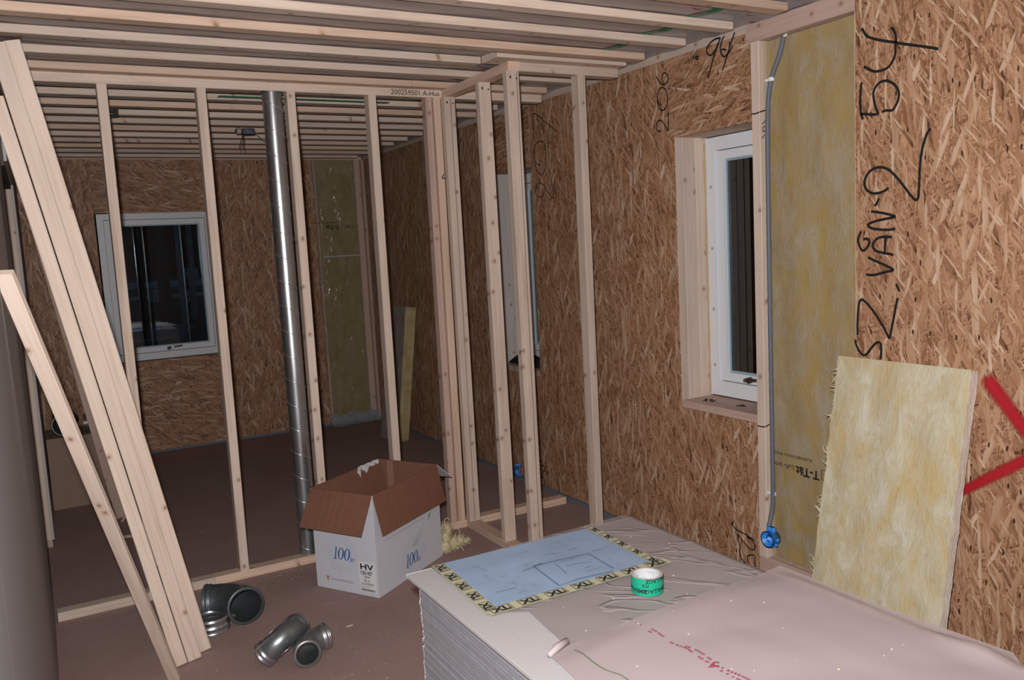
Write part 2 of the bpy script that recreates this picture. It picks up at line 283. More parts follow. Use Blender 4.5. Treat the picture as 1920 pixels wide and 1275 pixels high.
M['bronze'] = plain('dark_bronze', (.085, .060, .050), .35, .6); M['chrome'] = galv('polished_handle', (.5, .5, .5), (.7, .7, .7), .2)
M['gasket'] = plain('blue_grey_sill_seal', (.16, .185, .225), .6, var=.2, scale=14)
M['green_tape'] = plain('green_tape', (.008, .20, .085), .4, spec=.4); M['green_roll'] = plain('green_tape_roll', (.006, .34, .20), .42, spec=.45)
M['roll_side'] = plain('tape_roll_side', (.50, .36, .33), .6)
M['cream'] = plain('cream_tape', (.50, .475, .32), .5)
M['plan'] = plain('pale_blue_drawing', (.30, .41, .57), .36, spec=.45, var=.16, scale=6); M['plan_ink'] = plain('drawing_line', (.13, .19, .31), .7)
M['film_clear'] = film('milky_film', (.41, .35, .34), .50, .38, crease=.6)
M['film_pink'] = film('pink_double_film', (.475, .395, .40), .86, .5, spec=.3, vary=.12)
M['film_bay'] = film('bay_vapour_film', (.50, .44, .36), .07, .28)
M['film_back'] = film('shiny_wall_film', (.42, .42, .42), .17, .15, spec=.9, crease=.8)
M['film_edge'] = film('grey_edge_film', (.36, .37, .42), .9, .3)
M['film_tape'] = film('shiny_packing_tape', (.66, .70, .74), .55, .18, spec=.8)
M['core_card'] = plain('grey_white_core', (.46, .46, .47), .7)
M['plug'] = plain('grey_plug', (.42, .44, .46), .5)
M['bead'] = plain('glazing_bead_blue_reflection', (.30, .42, .49), .4)  # blue reflection along the glass edge is put into the bead colour
M['wood_grey'] = wood('plastic_covered_spruce', (.60, .55, .515), (.50, .44, .41), vary=.03)
M['wall_board'] = plain('shade_tinted_plasterboard', (.34, .325, .335), .8, var=.06, scale=60)  # same plasterboard, greyed down: the dim grazing light is put into the colour
M['birch'] = plain('birch_bark', (.55, .56, .56), .8, var=.3, scale=5)
M['film_skirt'] = film('grey_film_skirt', (.40, .43, .47), .65, .2, spec=.7)
M['glass'] = glass('window_glass'); M['spray'] = spray('red_spray_paint')
M['saw'] = plain('sawdust', (.50, .37, .27), .9); M['chip'] = plain('pale_wood_chip', (.78, .66, .52), .8)
M['wool_fibre'] = plain('cream_fibre', (.66, .57, .37), .9, var=.15, scale=40)
M['foam'] = plain('amber_foam', (.55, .38, .18), .6)
M['ground'] = plain('dark_grass', (.05, .05, .035), .9, var=.5, scale=.8); M['road'] = plain('wet_road', (.42, .50, .56), .6, var=.15, scale=.5)
M['gravel'] = plain('pale_gravel', (.30, .31, .33), .8, var=.3, scale=3); M['bark'] = plain('tree_bark', (.10, .085, .075), .9, var=.3, scale=6)
M['leaf'] = plain('dark_spruce_needles', (.018, .026, .018), .9, var=.4, scale=2); M['postbox'] = plain('grey_postbox', (.50, .66, .76), .5)

# ---------------------------------------------------------------- mesh helpers
class MB:
    def __init__(s): s.v = []; s.f = []; s.mi = []
    def add(s, vs, fs, mi=0):
        b = len(s.v); s.v += [tuple(x) for x in vs]
        for f in fs: s.f.append(tuple(i + b for i in f)); s.mi.append(mi)
    def box(s, x0, x1, y0, y1, z0, z1, mi=0, M4=None):
        vs = [Vector((x, y, z)) for z in (z0, z1) for y in (y0, y1) for x in (x0, x1)]
        if M4 is not None: vs = [M4 @ q for q in vs]
        s.add(vs, [(0, 2, 3, 1), (4, 5, 7, 6), (0, 1, 5, 4), (2, 6, 7, 3), (0, 4, 6, 2), (1, 3, 7, 5)], mi); return s
    def rings(s, rings, close=True, cap0=False, cap1=False, mi=0, flip=False):
        b = len(s.v); n = len(rings[0])
        for r in rings: s.v += [tuple(x) for x in r]
        for i in range(len(rings) - 1):
            for j in range(n if close else n - 1):
                q = (b + i * n + j, b + i * n + (j + 1) % n, b + (i + 1) * n + (j + 1) % n, b + (i + 1) * n + j)
                s.f.append(q[::-1] if flip else q); s.mi.append(mi)
        if cap0: s.f.append(tuple(range(b + n - 1, b - 1, -1))); s.mi.append(mi)
        if cap1:
            e = b + (len(rings) - 1) * n; s.f.append(tuple(range(e, e + n))); s.mi.append(mi)
        return s
    def tube(s, pts, r, n=8, caps=True, mi=0):
        pts = [Vector(p) for p in pts]; R = []
        up = None
        for i, p in enumerate(pts):
            t = (pts[min(i + 1, len(pts) - 1)] - pts[max(i - 1, 0)]).normalized()
            if up is None:
                up = Vector((0, 0, 1)) if abs(t.z) < .9 else Vector((1, 0, 0))
            a = t.cross(up).normalized(); c = a.cross(t).normalized(); up = c
            rr = r[i] if hasattr(r, '__len__') else r
            R.append([p + (a * math.cos(2 * PI * k / n) + c * math.sin(2 * PI * k / n)) * rr for k in range(n)])
        return s.rings(R, True, caps, caps, mi)
    def build(s, name, mats, parent=None, smooth=False):
        me = bpy.data.meshes.new(name); me.from_pydata(s.v, [], s.f)
        ms = mats if isinstance(mats, (list, tuple)) else [mats]
        for m in ms: me.materials.append(m)
        if len(ms) > 1: me.polygons.foreach_set('material_index', s.mi)
        if smooth: me.polygons.foreach_set('use_smooth', [True] * len(me.polygons))
        me.update(); return link(name, me, parent)

def link(name, data, parent=None):
    o = bpy.data.objects.new(name, data); COL.objects.link(o)
    if parent is not None: par(o, parent)
    return o
def wloc(o):
    return o.matrix_basis.copy() if o.parent is None else wloc(o.parent) @ o.matrix_parent_inverse @ o.matrix_basis
def par(o, p):
    o.parent = p; o.matrix_parent_inverse = wloc(p).inverted()
def tag(o, label=None, cat=None, group=None, kind=None):
    if label: o['label'] = label
    if cat: o['category'] = cat
    if group: o['group'] = group
    if kind: o['kind'] = kind
    return o
def empty(name, loc, **kw):
    o = bpy.data.objects.new(name, None); COL.objects.link(o); o.location = loc; o.empty_display_size = .1
    return tag(o, **kw)
def box(name, x0, x1, y0, y1, z0, z1, mat, parent=None):
    return MB().box(x0, x1, y0, y1, z0, z1).build(name, mat, parent)

_bc = {}
def board(name, a, b, w, t, wdir, mat, parent=None):
    """straight sawn timber from a to b: width w along wdir, thickness t; eased arrises; local z is the grain"""
    a = Vector(a); b = Vector(b); z = (b - a).normalized(); x = Vector(wdir); x = (x - z * x.dot(z)).normalized(); y = z.cross(x)
    L = (b - a).length; key = (round(L, 4), w, t, mat.name)
    me = _bc.get(key)
    if me is None:
        c = min(.0025, t * .12); hw, ht = w / 2, t / 2
        prof = [(-hw + c, -ht), (hw - c, -ht), (hw, -ht + c), (hw, ht - c), (hw - c, ht), (-hw + c, ht), (-hw, ht - c), (-hw, -ht + c)]
        mb = MB(); mb.rings([[Vector((p, q, zz)) for p, q in prof] for zz in (0, L)], True, True, True)
        me = bpy.data.meshes.new(name); me.from_pydata(mb.v, [], mb.f); me.materials.append(mat); me.update(); _bc[key] = me
    o = link(name, me)
    R = Matrix((x, y, z)).transposed().to_4x4(); o.matrix_basis = Matrix.Translation(a) @ R
    if parent is not None: par(o, parent)
    return o

def smooth_path(p, k=4):
    p = [Vector(q) for q in p]
    if len(p) < 3: return p
    out = []
    for i in range(len(p) - 1):
        p0, p1, p2, p3 = p[max(i - 1, 0)], p[i], p[i + 1], p[min(i + 2, len(p) - 1)]
        for j in range(k):
            t = j / k
            out.append(.5 * ((2 * p1) + (p2 - p0) * t + (2 * p0 - 5 * p1 + 4 * p2 - p3) * t * t + (3 * p1 - p0 - 3 * p2 + p3) * t ** 3))
    return out + [p[-1]]
def ribbon(mb, pts, w, nrm, k=4, mi=0):
    P = smooth_path(pts, k); nrm = Vector(nrm); vs = []
    for i, p in enumerate(P):
        t = (P[min(i + 1, len(P) - 1)] - P[max(i - 1, 0)]).normalized(); s = nrm.cross(t).normalized() * w / 2
        vs += [p - s, p + s]
    mb.add(vs, [(2 * i, 2 * i + 2, 2 * i + 3, 2 * i + 1) for i in range(len(P) - 1)], mi)
def writing(name, strokes, w, nrm, mat, parent):
    mb = MB()
    for st in strokes: ribbon(mb, st, w, nrm)
    return mb.build(name, mat, parent)
def text_mesh(body, size, bold=0, align='LEFT', shear=0, res=3):
    cu = bpy.data.curves.new('t', 'FONT'); cu.body = body; cu.size = size; cu.shear = shear; cu.offset = bold; cu.align_x = align; cu.resolution_u = res
    tmp = bpy.data.objects.new('t', cu); COL.objects.link(tmp); dg = bpy.context.evaluated_depsgraph_get()
    me = bpy.data.meshes.new_from_object(tmp.evaluated_get(dg)); bpy.data.objects.remove(tmp); bpy.data.curves.remove(cu); return me
_tc = {}
def text(body, size, org, xdir, ydir, mat, parent, shear=0, name='printed_text', bold=0, align='LEFT', sx=1.0):
    key = (body, size, shear, bold, align, mat.name)
    me = _tc.get(key)
    if me is None:
        me = text_mesh(body, size, bold, align, shear); me.name = name; me.materials.clear(); me.materials.append(mat); _tc[key] = me
    o = link(name, me)
    x = Vector(xdir).normalized(); y = Vector(ydir).normalized(); z = x.cross(y)
    o.matrix_basis = Matrix.Translation(Vector(org)) @ Matrix((x * sx, y, z)).transposed().to_4x4()
    if parent is not None: par(o, parent)
    return o

# ================================================================ THE SETTING
W, WE, ZT, YP, YB = 2.92, 2.815, 2.552, 4.4856, 8.046
ZB = ZT + .045                     # underside of the ceiling battens
XL, YR = -.08, -1.6                # left wall face, rear wall
def struct(o): o['kind'] = 'structure'; return o

fm = MB(); fm.box(-2.2, 3.25, YR - .2, 8.3, -.06, 0)
struct(fm.build('floor', M['floor']))

# ceiling: sagging film above the battens
def filmz(x, y):
    ph = ((y - 2.542) / .313) % 1.0
    sag = max(0, math.sin((ph - .224) / .776 * PI)) if ph > .224 else 0
    wv = noise.noise(Vector((x * 1.7, y * 5.0, 3.1))) * .6 + noise.noise(Vector((x * 6.0, y * 9.0, 8.1))) * .3
    return ZB + .037 + .018 * abs(wv) - sag * .020 * (0.35 + .65 * abs(wv) * 2)
cm = MB(); nx, ny = 90, 300
for j in range(ny + 1):
    y = YR + (YB + .05 - YR) * j / ny
    for i in range(nx + 1):
        x = -2.2 + (W + .05 + 2.2) * i / nx
        cm.v.append((x, y, filmz(x, y)))
for j in range(ny):
    for i in range(nx):
        a = j * (nx + 1) + i; cm.f.append((a, a + nx + 1, a + nx + 2, a + 1)); cm.mi.append(0)
ceiling = struct(cm.build('ceiling', M['ceil'], smooth=True))
box('roof_deck', -2.2, 3.25, YR - .2, 8.3, ZB + .075, ZB + .14, M['core'], ceiling)

for n in range(-12, 18):
    y = 2.542 + .313 * n + .035; zc = ZB + .017
    def bat(x0, x1, yy=y, w=.07): board('batten', (x0, yy, zc), (x1, yy, zc), w, .034, (0, 1, 0), M['wood'] if n % 3 else M['wood_warm'], ceiling)
    if n == 4: bat(-.07, 2.035); bat(2.040, WE, 3.7115, .157)
    elif n == 6: bat(-.07, 1.93); bat(1.932, WE)
    elif n in (12, 14): bat(-.02, 1.1 + n * .01); bat(1.102 + n * .01, WE)
    else: bat(-.02 if y > 4.6 else -.07, WE)
for x0, x1, w in ((-2.1, -.2, .07),):
    for n in range(0, 12, 3): board('batten', (x0, 4.2 + n * .313, ZB + .017), (x1, 4.2 + n * .313, ZB + .017), w, .034, (0, 1, 0), M['wood'], ceiling)
# green jointing tape under the film along the right wall, with the lighter edge film beyond it
def strip(nm, xa, xb, n, off, mat, wob=0):
    mb = MB(); m = 620
    for j in range(m + 1):
        y = YR + (YB - YR) * j / m; w_ = wob * noise.noise(Vector((y * 2, 1, 0)))
        for i in range(n + 1):
            x = xa + (xb - xa) * i / n + w_; mb.v.append((x, y, min(filmz(x, y), ZB + .0365 if ((y - 2.542) / .313) % 1 < .24 else 9) - off))
    for j in range(m):
        for i in range(n): a = j * (n + 1) + i; mb.f.append((a, a + n + 1, a + n + 2, a + 1)); mb.mi.append(0)
    return mb.build(nm, mat, ceiling, True)
strip('edge_film', 2.600, W, 8, .0020, M['film_edge']); strip('tape_strip', 2.549, 2.605, 3, .0034, M['green_tape'], .010)
for k in range(8):
    y = 2.612 + k * .313
    text('EMBALLAGE', .019, (2.570, y + .135, min(filmz(2.575, y + q * .013) for q in range(11)) - .0045), (0, -1, 0), (-1, 0, 0), M['ink'], ceiling)
# green tape above partition
t2 = MB(); t2.box(1.0, 2.02, 4.985, 5.040, ZB + .0100, ZB + .0130); t2.build('tape_strip', M['green_tape'], ceiling)
rm = MB()
for (x, y) in ((2.30, 2.62), (2.38, 2.66), (2.44, 2.70), (2.20, 2.60), (2.50, 2.76), (2.70, 2.66), (2.74, 2.70)):
    ribbon(rm, [(x, y, ZB + .018), (x + .025, y + .004, ZB + .018), (x + .05, y - .002, ZB + .018)], .009, (0, 0, -1))
rm.build('printed_marks', M['red_print'], ceiling)

# ---- right wall (faces -x)
wr = struct(empty('wall_right', (W, 3.2, 0)))
T = .012
def rpanel(y0, y1, z0, z1, mat='osb_rv'): return box('strand_board_panel', W, W + T, y0 + .001, y1 - .001, z0, z1, M[mat], wr)
ZO = 2.594; zb0 = .026
W1 = (2.862, 3.392, .830, 2.197); W2 = (4.832, 5.372, .830, 2.197)     # window openings y0,y1,z0,z1
YS = 2.300                                                            # edge of the board right of the bay
edges = [YR, -.10, 1.10, YS]
for a, b in zip(edges, edges[1:]): rpanel(a, b, zb0, ZO + .20)
box('board_edge', W - .0005, W + T, YS, YS + .0015, zb0, ZO, M['osb_edge'], wr)
rpanel(2.860, 3.452, W1[3], ZO, 'osb_rh'); rpanel(2.860, 3.452, zb0, W1[2] - .041); rpanel(W1[1], 3.452, W1[2] - .041, W1[3])
rpanel(3.452, 4.652, zb0, ZO); rpanel(4.652, W2[0], zb0, ZO); rpanel(W2[0], 5.44, W2[3], ZO, 'osb_rh'); rpanel(W2[0], 5.44, zb0, W2[2] - .041)
rpanel(W2[1], 5.44, W2[2] - .041, W2[3]); rpanel(5.44, 6.64, zb0, ZO); rpanel(6.64, YB - .012, zb0, ZO)
core = MB(); C0, C1 = W + .10, W + .36; g_ = .042
for (a, b, lo, hi) in ((YR - .2, W1[0] - g_, -.06, 2.80), (W1[0] - g_, W1[1] + g_, -.06, W1[2] - g_), (W1[0] - g_, W1[1] + g_, W1[3] + g_, 2.80), (W1[1] + g_, W2[0] - g_, -.06, 2.80),
                       (W2[0] - g_, W2[1] + g_, -.06, W2[2] - g_), (W2[0] - g_, W2[1] + g_, W2[3] + g_, 2.80), (W2[1] + g_, 8.4, -.06, 2.80)):
    core.box(C0, C1, a, b, lo, hi)
core.build('wall_core', M['core'], wr)
box('sill_seal', W - .012, W + .02, 2.86, YB - .02, 0, .024, M['gasket'], wr)
board('ledger', (W + .024, 2.87, ZO + .023), (W + .024, YB - .02, ZO + .023), .046, .045, (0, 0, 1), M['wood'], wr)
# open bay with stud, rail, bottom plate and wool
ys0, ys1 = 2.808, 2.858
board('stud', (W + .035, (ys0 + ys1) / 2, .140), (W + .035, (ys0 + ys1) / 2, 2.545), ys1 - ys0, .07, (0, 1, 0), M['wood'], wr)
board('top_rail', (W + .030, 2.885, 2.587), (W + .030, 2.303, 2.587), .084, .062, (0, 0, 1), M['wood_rose'], wr)
board('bottom_rail', (W + .035, 2.858, .070), (W + .035, 2.303, .070), .140, .07, (0, 0, 1), M['wood_rose'], wr)
wm = MB(); ny_, nz_ = 24, 90; ya, yb_, za, zb_ = 2.303, 2.806, .142, 2.543
for j in range(nz_ + 1):
    for i in range(ny_ + 1):
        y = ya + (yb_ - ya) * i / ny_; z = za + (zb_ - za) * j / nz_
        wm.v.append((W + .052 - .014 * noise.noise(Vector((y * 7, z * 4, 2))) - .005 * noise.noise(Vector((y * 25, z * 18, 5))), y, z))
for j in range(nz_):
    for i in range(ny_):
        a = j * (ny_ + 1) + i; wm.f.append((a, a + ny_ + 1, a + ny_ + 2, a + 1)); wm.mi.append(0)
wm.build('wool_infill', M['wool_bay'], wr, True)
bf = box('bay_film', W + .028, W + .0285, ya, yb_, za, zb_, M['film_bay'], wr)
XF = W + .0272
text('T-Tät', .057, (XF, 2.520, .620), (0, 1, 0), (0, 0, -1), M['ink'], bf, bold=.0016)
text('Luft- och äng', .032, (XF, 2.662, .618), (0, 1, 0), (0, 0, -1), M['ink'], bf)
text('ÅLDERSBESTÄNDIG BYGGFOLIE', .0185, (XF, 2.560, .668), (0, 1, 0), (0, 0, -1), M['ink'], bf)
lg = MB(); 
for st in ([(2.478, .588), (2.506, .588), (2.506, .632), (2.478, .632), (2.478, .588)],): ribbon(lg, [(XF, a, b) for a, b in st], .004, (-1, 0, 0), 1)
lg.build('printed_logo', M['ink'], bf)
# sawdust on the bottom rail
sd = MB()
for k in range(420):
    y = random.uniform(2.31, 2.80); x = W + .03 + abs(random.gauss(0, .012)); s_ = random.uniform(.0012, .003)
    sd.box(x - s_, x + s_, y - s_, y + s_, .140, .140 + s_ * random.uniform(1, 3.2))
tag(sd.build('sawdust', M['saw'], wr), kind='stuff')
# pencil and marker writing
xm = W - .0012
def yz(strokes): return [[(xm, a, b) for a, b in st] for st in strokes]
N_ = (-1, 0, 0)
writing('handwriting', yz(W_NEAR), .0105, N_, M['black'], wr)
writing('handwriting', yz(W_94), .0085, N_, M['black'], wr)
writing('handwriting', yz(W_206), .0070, N_, M['black'], wr)
writing('handwriting', yz(W_207), .0062, N_, M['black'], wr)
writing('handwriting', yz(W_195), .0068, N_, M['black'], wr)
writing('handwriting', yz(W_FAR), .0085, N_, M['black'], wr)
pm = MB()
for z in (2.232, .781):
    ribbon(pm, [(xm, 2.857, z), (xm, 2.835, z - .003), (xm, 2.8085, z)], .006, N_)
    ribbon(pm, [(W, ys0 - .001, z), (W + .02, ys0 - .001, z + .006), (W + .05, ys0 - .001, z + .012)], .006, (0, -1, 0))
for a in ([(.012, 2.115), (.030, 2.135)], [(.018, 2.145), (.034, 2.152), (.033, 2.168), (.018, 2.165), (.018, 2.145)], [(.014, 2.178), (.034, 2.196)]):
    ribbon(pm, [(W + p, ys0 - .001, q) for p, q in a], .004, (0, -1, 0), 2)
pm.build('pencil_marks', M['black'], wr)
sk = MB()
for (a, b, w0, w1, amp) in (((1.762, 1.150), (1.560, .900), .060, .046, .0), ((1.850, .690), (1.560, .900), .036, .044, .0)):
    pa, pb = Vector((0, a[0], a[1])), Vector((0, b[0], b[1])); t = (pb - pa).normalized(); s_ = Vector((1, 0, 0)).cross(t)
    n = 16; base = len(sk.v)
    for i in range(n + 1):
        p = pa + (pb - pa) * i / n; w = w0 + (w1 - w0) * i / n
        for q in (-1, -.5, 0, .5, 1): sk.v.append(tuple(Vector((W - .0010, 0, 0)) + p + s_ * q * w * .72))
    for i in range(n):
        for j in range(4):
            k0 = base + i * 5 + j; sk.f.append((k0, k0 + 1, k0 + 6, k0 + 5)); sk.mi.append(0)
so = sk.build('spray_mark', M['spray'], wr)
ca = so.data.attributes.new('soft', 'FLOAT', 'POINT'); soft = []
for i in range(len(so.data.vertices)):
    row = (i // 5) % 17; end = min(1, row / 1.5)
    soft.append((0.0, .62, 1.0, .62, 0.0)[i % 5] * (end if i < 85 else 1))
ca.data.foreach_set('value', soft)

# ---- back wall (faces -y)
wb = struct(empty('wall_back', (1.4, YB, 0)))
def bpanel(x0, x1, z0, z1, mat='osb_bv'): return box('strand_board_panel', x0 + .001, x1 - .001, YB, YB + T, z0, z1, M[mat], wb)
W3 = (.495, 1.452, .832, 2.142)
bpanel(-.75, W3[0], .02, ZO); bpanel(W3[0], W3[1], W3[3], ZO, 'osb_bh'); bpanel(W3[0], W3[1], .02, W3[2], 'osb_bh'); bpanel(W3[1], 2.418, .02, ZO)
cb = MB()
for (a, b, lo, hi) in ((-2.3, W3[0], -.06, 2.8), (W3[0], W3[1], -.06, W3[2]), (W3[0], W3[1], W3[3], 2.8), (W3[1], 3.3, -.06, 2.8)): cb.box(a, b, YB + .10, YB + .36, lo, hi)
cb.build('wall_core', M['core'], wb)
box('sill_seal', -.05, 2.42, YB - .006, YB + .02, 0, .020, M['gasket'], wb)
board('ledger', (-.05, YB + .02, ZO + .023), (W, YB + .02, ZO + .023), .046, .045, (0, 0, 1), M['wood_warm'], wb)
board('stud', (2.860, YB + .02, .05), (2.860, YB + .02, ZO), .060, .07, (1, 0, 0), M['wood_warm'], wb)
board('stud', (2.905, YB - .03, .0), (2.905, YB - .03, ZO), .030, .05, (1, 0, 0), M['wood_rose'], wb)
board('stud', (2.431, YB + .03, .02), (2.431, YB + .03, ZO), .022, .07, (1, 0, 0), M['wood_rose'], wb)
box('wool_infill', 2.443, 2.83, YB + .035, YB + .10, .02, ZO, M['wool_back'], wb)
fb = MB(); ni, nj = 40, 150
for j in range(nj + 1):
    for i in range(ni + 1):
        x = 2.405 + (2.90 - 2.405) * i / ni; z = -.02 + (ZO + .02) * j / nj
        w_ = noise.noise(Vector((x * 9 + z * 3.4, z * 2.2, 1))) * .014 + noise.noise(Vector((x * 26 + z * 9, z * 5, 4))) * .006
        yy = YB - .006 + w_
        if z < .10: yy -= (.10 - z) ** 1.3 * (.9 + .5 * noise.noise(Vector((x * 8, z * 9, 7)))); 
        fb.v.append((x, min(yy, YB + .02), max(z, .004 + .012 * abs(noise.noise(Vector((x * 18, 2, z * 20)))))))
for j in range(nj):
    for i in range(ni):
        a = j * (ni + 1) + i; fb.f.append((a, a + 1, a + ni + 2, a + ni + 1)); fb.mi.append(0)
wf = fb.build('wall_film', M['film_back'], wb, True)
sk2 = MB(); ni2, nj2 = 44, 12
for j in range(nj2 + 1):
    for i in range(ni2 + 1):
        x = 2.40 + (2.90 - 2.40) * i / ni2; t = j / nj2; out = .03 + .14 * (1 - t) * (.75 + .5 * abs(noise.noise(Vector((x * 7, 3, 1)))))
        z = .006 + .045 * abs(noise.noise(Vector((x * 14, t * 3, 5)))) * (.3 + t) + (.09 * max(0, t - .55) / .45)
        sk2.v.append((x, YB - out, z))
for j in range(nj2):
    for i in range(ni2): a = j * (ni2 + 1) + i; sk2.f.append((a, a + 1, a + ni2 + 2, a + ni2 + 1)); sk2.mi.append(0)
sk2.build('film_skirt', M['film_skirt'], wf, True)
text('T-Tät', .060, (2.635, YB - .026, 1.972), (-1, 0, 0), (0, 0, -1), M['ink'], wf, bold=.001)
text('ÅLDERSBESTÄNDIG BYGGFOLIE', .018, (2.62, YB - .026, 2.00), (-1, 0, 0), (0, 0, -1), M['ink'], wf)
text('T-Tät', .040, (2.79, YB - .026, 1.965), (-1, 0, 0), (0, 0, -1), M['ink'], wf)
box('tape_line', 2.455, 2.83, YB - .0285, YB - .028, 1.662, 1.672, M['pale_blue'], wf)

# ---- left wall: near part, doorway, far part
wlft = struct(empty('wall_left', (XL, 2, 0)))
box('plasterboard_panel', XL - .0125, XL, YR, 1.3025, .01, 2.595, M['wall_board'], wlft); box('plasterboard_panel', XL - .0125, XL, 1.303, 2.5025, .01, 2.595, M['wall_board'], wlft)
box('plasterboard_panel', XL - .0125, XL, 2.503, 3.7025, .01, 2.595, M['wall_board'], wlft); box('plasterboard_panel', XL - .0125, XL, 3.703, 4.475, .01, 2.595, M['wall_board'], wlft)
board('stud', (XL - .05, 4.44, 0), (XL - .05, 4.44, 2.595), .07, .07, (1, 0, 0), M['wood'], wlft)
box('wall_core', -.22, XL - .014, YR, 4.40, 0, 2.66, M['core'], wlft)
JY = 5.76
board('door_jamb_stud', (-.085, JY + .035, .045), (-.085, JY + .035, 2.168), .036, .07, (1, 0, 0), M['wood'], wlft)
box('jamb_plate', -.105, -.067, JY, JY + .07, 0, .045, M['wood_rose'], wlft)
box('plasterboard_panel', -.067, -.0545, JY - .004, YB - .01, .045, 2.595, M['gypsum'], wlft)
box('door_head', -.105, -.067, 4.48, YB - .02, 2.170, 2.66, M['core'], wlft)
box('wall_core', -.22, -.107, JY, YB, 0, 2.66, M['core'], wlft)
box('plasterboard_panel', -.067, -.0545, 4.48, JY - .006, 2.19, 2.595, M['gypsum'], wlft)
struct(box('wall_outer', -2.25, -2.15, YR - .2, 8.3, 0, 2.75, M['gypsum']))
struct(box('wall_rear', -2.2, 3.25, YR - .1, YR, 0, 2.75, M['gypsum']))

# ---------------------------------------------------------------- windows
def sash_window(name, ax, cx, y0, y1, z0, z1, face, fw, hand):
    """white inward window: ax 'x' looks along +x at x=face, 'y' along +y; y0..y1 spans the opening"""
    w = struct(empty(name, (face, y0, z0) if ax == 'x' else (y0, face, z0)))
    def bx(nm, a0, a1, d0, d1, c0, c1, mat, p=w):
        if ax == 'x': return box(nm, face + d0, face + d1, a0, a1, c0, c1, mat, p)
        return box(nm, a0, a1, face + d0, face + d1, c0, c1, mat, p)
    wh = M['white_paint']
    for (a, b, c, d_) in ((y0, y0 + fw, z0, z1), (y1 - fw, y1, z0, z1), (y0 + fw, y1 - fw, z0, z0 + fw * 1.15), (y0 + fw, y1 - fw, z1 - fw, z1)):
        bx('frame', a, b, 0, .10, c, d_, wh)
    a0, a1, c0, c1 = y0 + fw + .003, y1 - fw - .003, z0 + fw * 1.15 + .004, z1 - fw - .004; sw = .045
    sh = None
    for (a, b, c, d_) in ((a0, a0 + sw, c0, c1), (a1 - sw, a1, c0, c1), (a0 + sw, a1 - sw, c0, c0 + sw), (a0 + sw, a1 - sw, c1 - sw, c1)):
        sh = bx('sash', a, b, .012, .075, c, d_, wh)
    for (a, b, c, d_) in ((a0 + sw, a0 + sw + .010, c0 + sw, c1 - sw), (a1 - sw - .010, a1 - sw, c0 + sw, c1 - sw), (a0 + sw + .01, a1 - sw - .01, c0 + sw, c0 + sw + .010), (a0 + sw + .01, a1 - sw - .01, c1 - sw - .010, c1 - sw)):
        bx('glazing_bead', a, b, .030, .052, c, d_, M['bead'])
    bx('pane', a0 + sw, a1 - sw, .036, .038, c0 + sw, c1 - sw, M['glass']); bx('pane', a0 + sw, a1 - sw, .056, .058, c0 + sw, c1 - sw, M['glass'])
    hc = (a0 + a1) / 2 + hand[0]; hz = c0 + .022
    h = MB()
    def P(a, dd, z): return (face + dd, a, z) if ax == 'x' else (a, face + dd, z)
    h.tube([P(hc, .012, hz), P(hc, -.008, hz)], .016, 12)
    h.tube([P(hc, -.006, hz), P(hc, -.030, hz + .004), P(hc + hand[1] * .02, -.038, hz + .010), P(hc + hand[1] * .11, -.040, hz + .016)], [.011, .010, .009, .007], 10)
    h.build('handle', hand[2], w, True)
    return w, bx
def plugs(w, x, ys, zs):
    mb = MB()
    for y in ys:
        for z in zs:
            q = MB(); q.tube([(x + .001, y, z), (x - .002, y, z)], .009, 10); q.build('screw_plug', M['plug'], w)
XFR = W + .203
for nm, (a, b, lo, hi) in (('window_1', W1), ('window_2', W2)):
    w, bx = sash_window(nm, 'x', 0, a + .004, b - .004, lo + .008, hi - .005, XFR, .068, (-.02, -1, M['bronze']))
    if nm == 'window_1': plugs(w, XFR, (b - .04, ), (1.0, 1.30, 1.62, 1.94))
    # reveal lining: three boards deep on each side
    d = [(W + .0005, W + .052), (W + .053, W + .135), (W + .136, XFR + .02)]
    for (x0, x1) in d:
        mt = M['wood'] if nm == 'window_1' else M['wood_grey']
        board('reveal_board', ((x0 + x1) / 2, b + .020, lo - .02), ((x0 + x1) / 2, b + .020, hi + .02), x1 - x0, .040, (1, 0, 0), mt, w)
        if nm == 'window_2' or x0 > W + .06: board('reveal_board', ((x0 + x1) / 2, a - .020, lo - .02), ((x0 + x1) / 2, a - .020, hi + .02), x1 - x0, .040, (1, 0, 0), mt, w)
        board('reveal_board', ((x0 + x1) / 2, a, hi + .0205), ((x0 + x1) / 2, b, hi + .0205), x1 - x0, .040, (1, 0, 0), M['wood_warm'], w)
    board('sill_board', ((W + XFR) / 2 + .01, a, lo - .0205), ((W + XFR) / 2 + .01, b, lo - .0205), XFR - W + .02, .040, (1, 0, 0), M['wood_rose'], w)
    fo_ = MB(); pth = []
    for k in range(40): pth.append((XFR - .004 + random.uniform(-.004, .003), b - .003, lo + .02 + (hi - lo - .05) * k / 39))
    fo_.tube(pth, [random.uniform(.002, .006) for _ in pth], 6); fo_.build('foam_bead', M['foam'], w, True)
    if nm == 'window_1':
        db = MB()
        for k in range(26):
            cy = random.choice((3.27, 3.06)); y = cy + random.gauss(0, .018); x = W + .10 + random.gauss(0, .014)
            db.box(x - .006, x + .006, y - .003, y + .003, lo, lo + random.uniform(.002, .007))
        tag(db.build('crumbs', M['bronze'], w), kind='stuff')
sash_window('window_3', 'y', 0, W3[0] + .012, W3[1] - .012, W3[2] + .012, W3[3] - .010, YB - .008, .052, (.01, 1, M['chrome']))
box('window_packing', W3[0], W3[1], YB + .004, YB + .10, W3[2], W3[2] + .0115, M['core'], wb)
fz = MB(); pth = [(W3[0] + .1 + .8 * k / 40, YB - .004, W3[3] - .004 + .004 * noise.noise(Vector((k * .9, 0, 0)))) for k in range(41)]
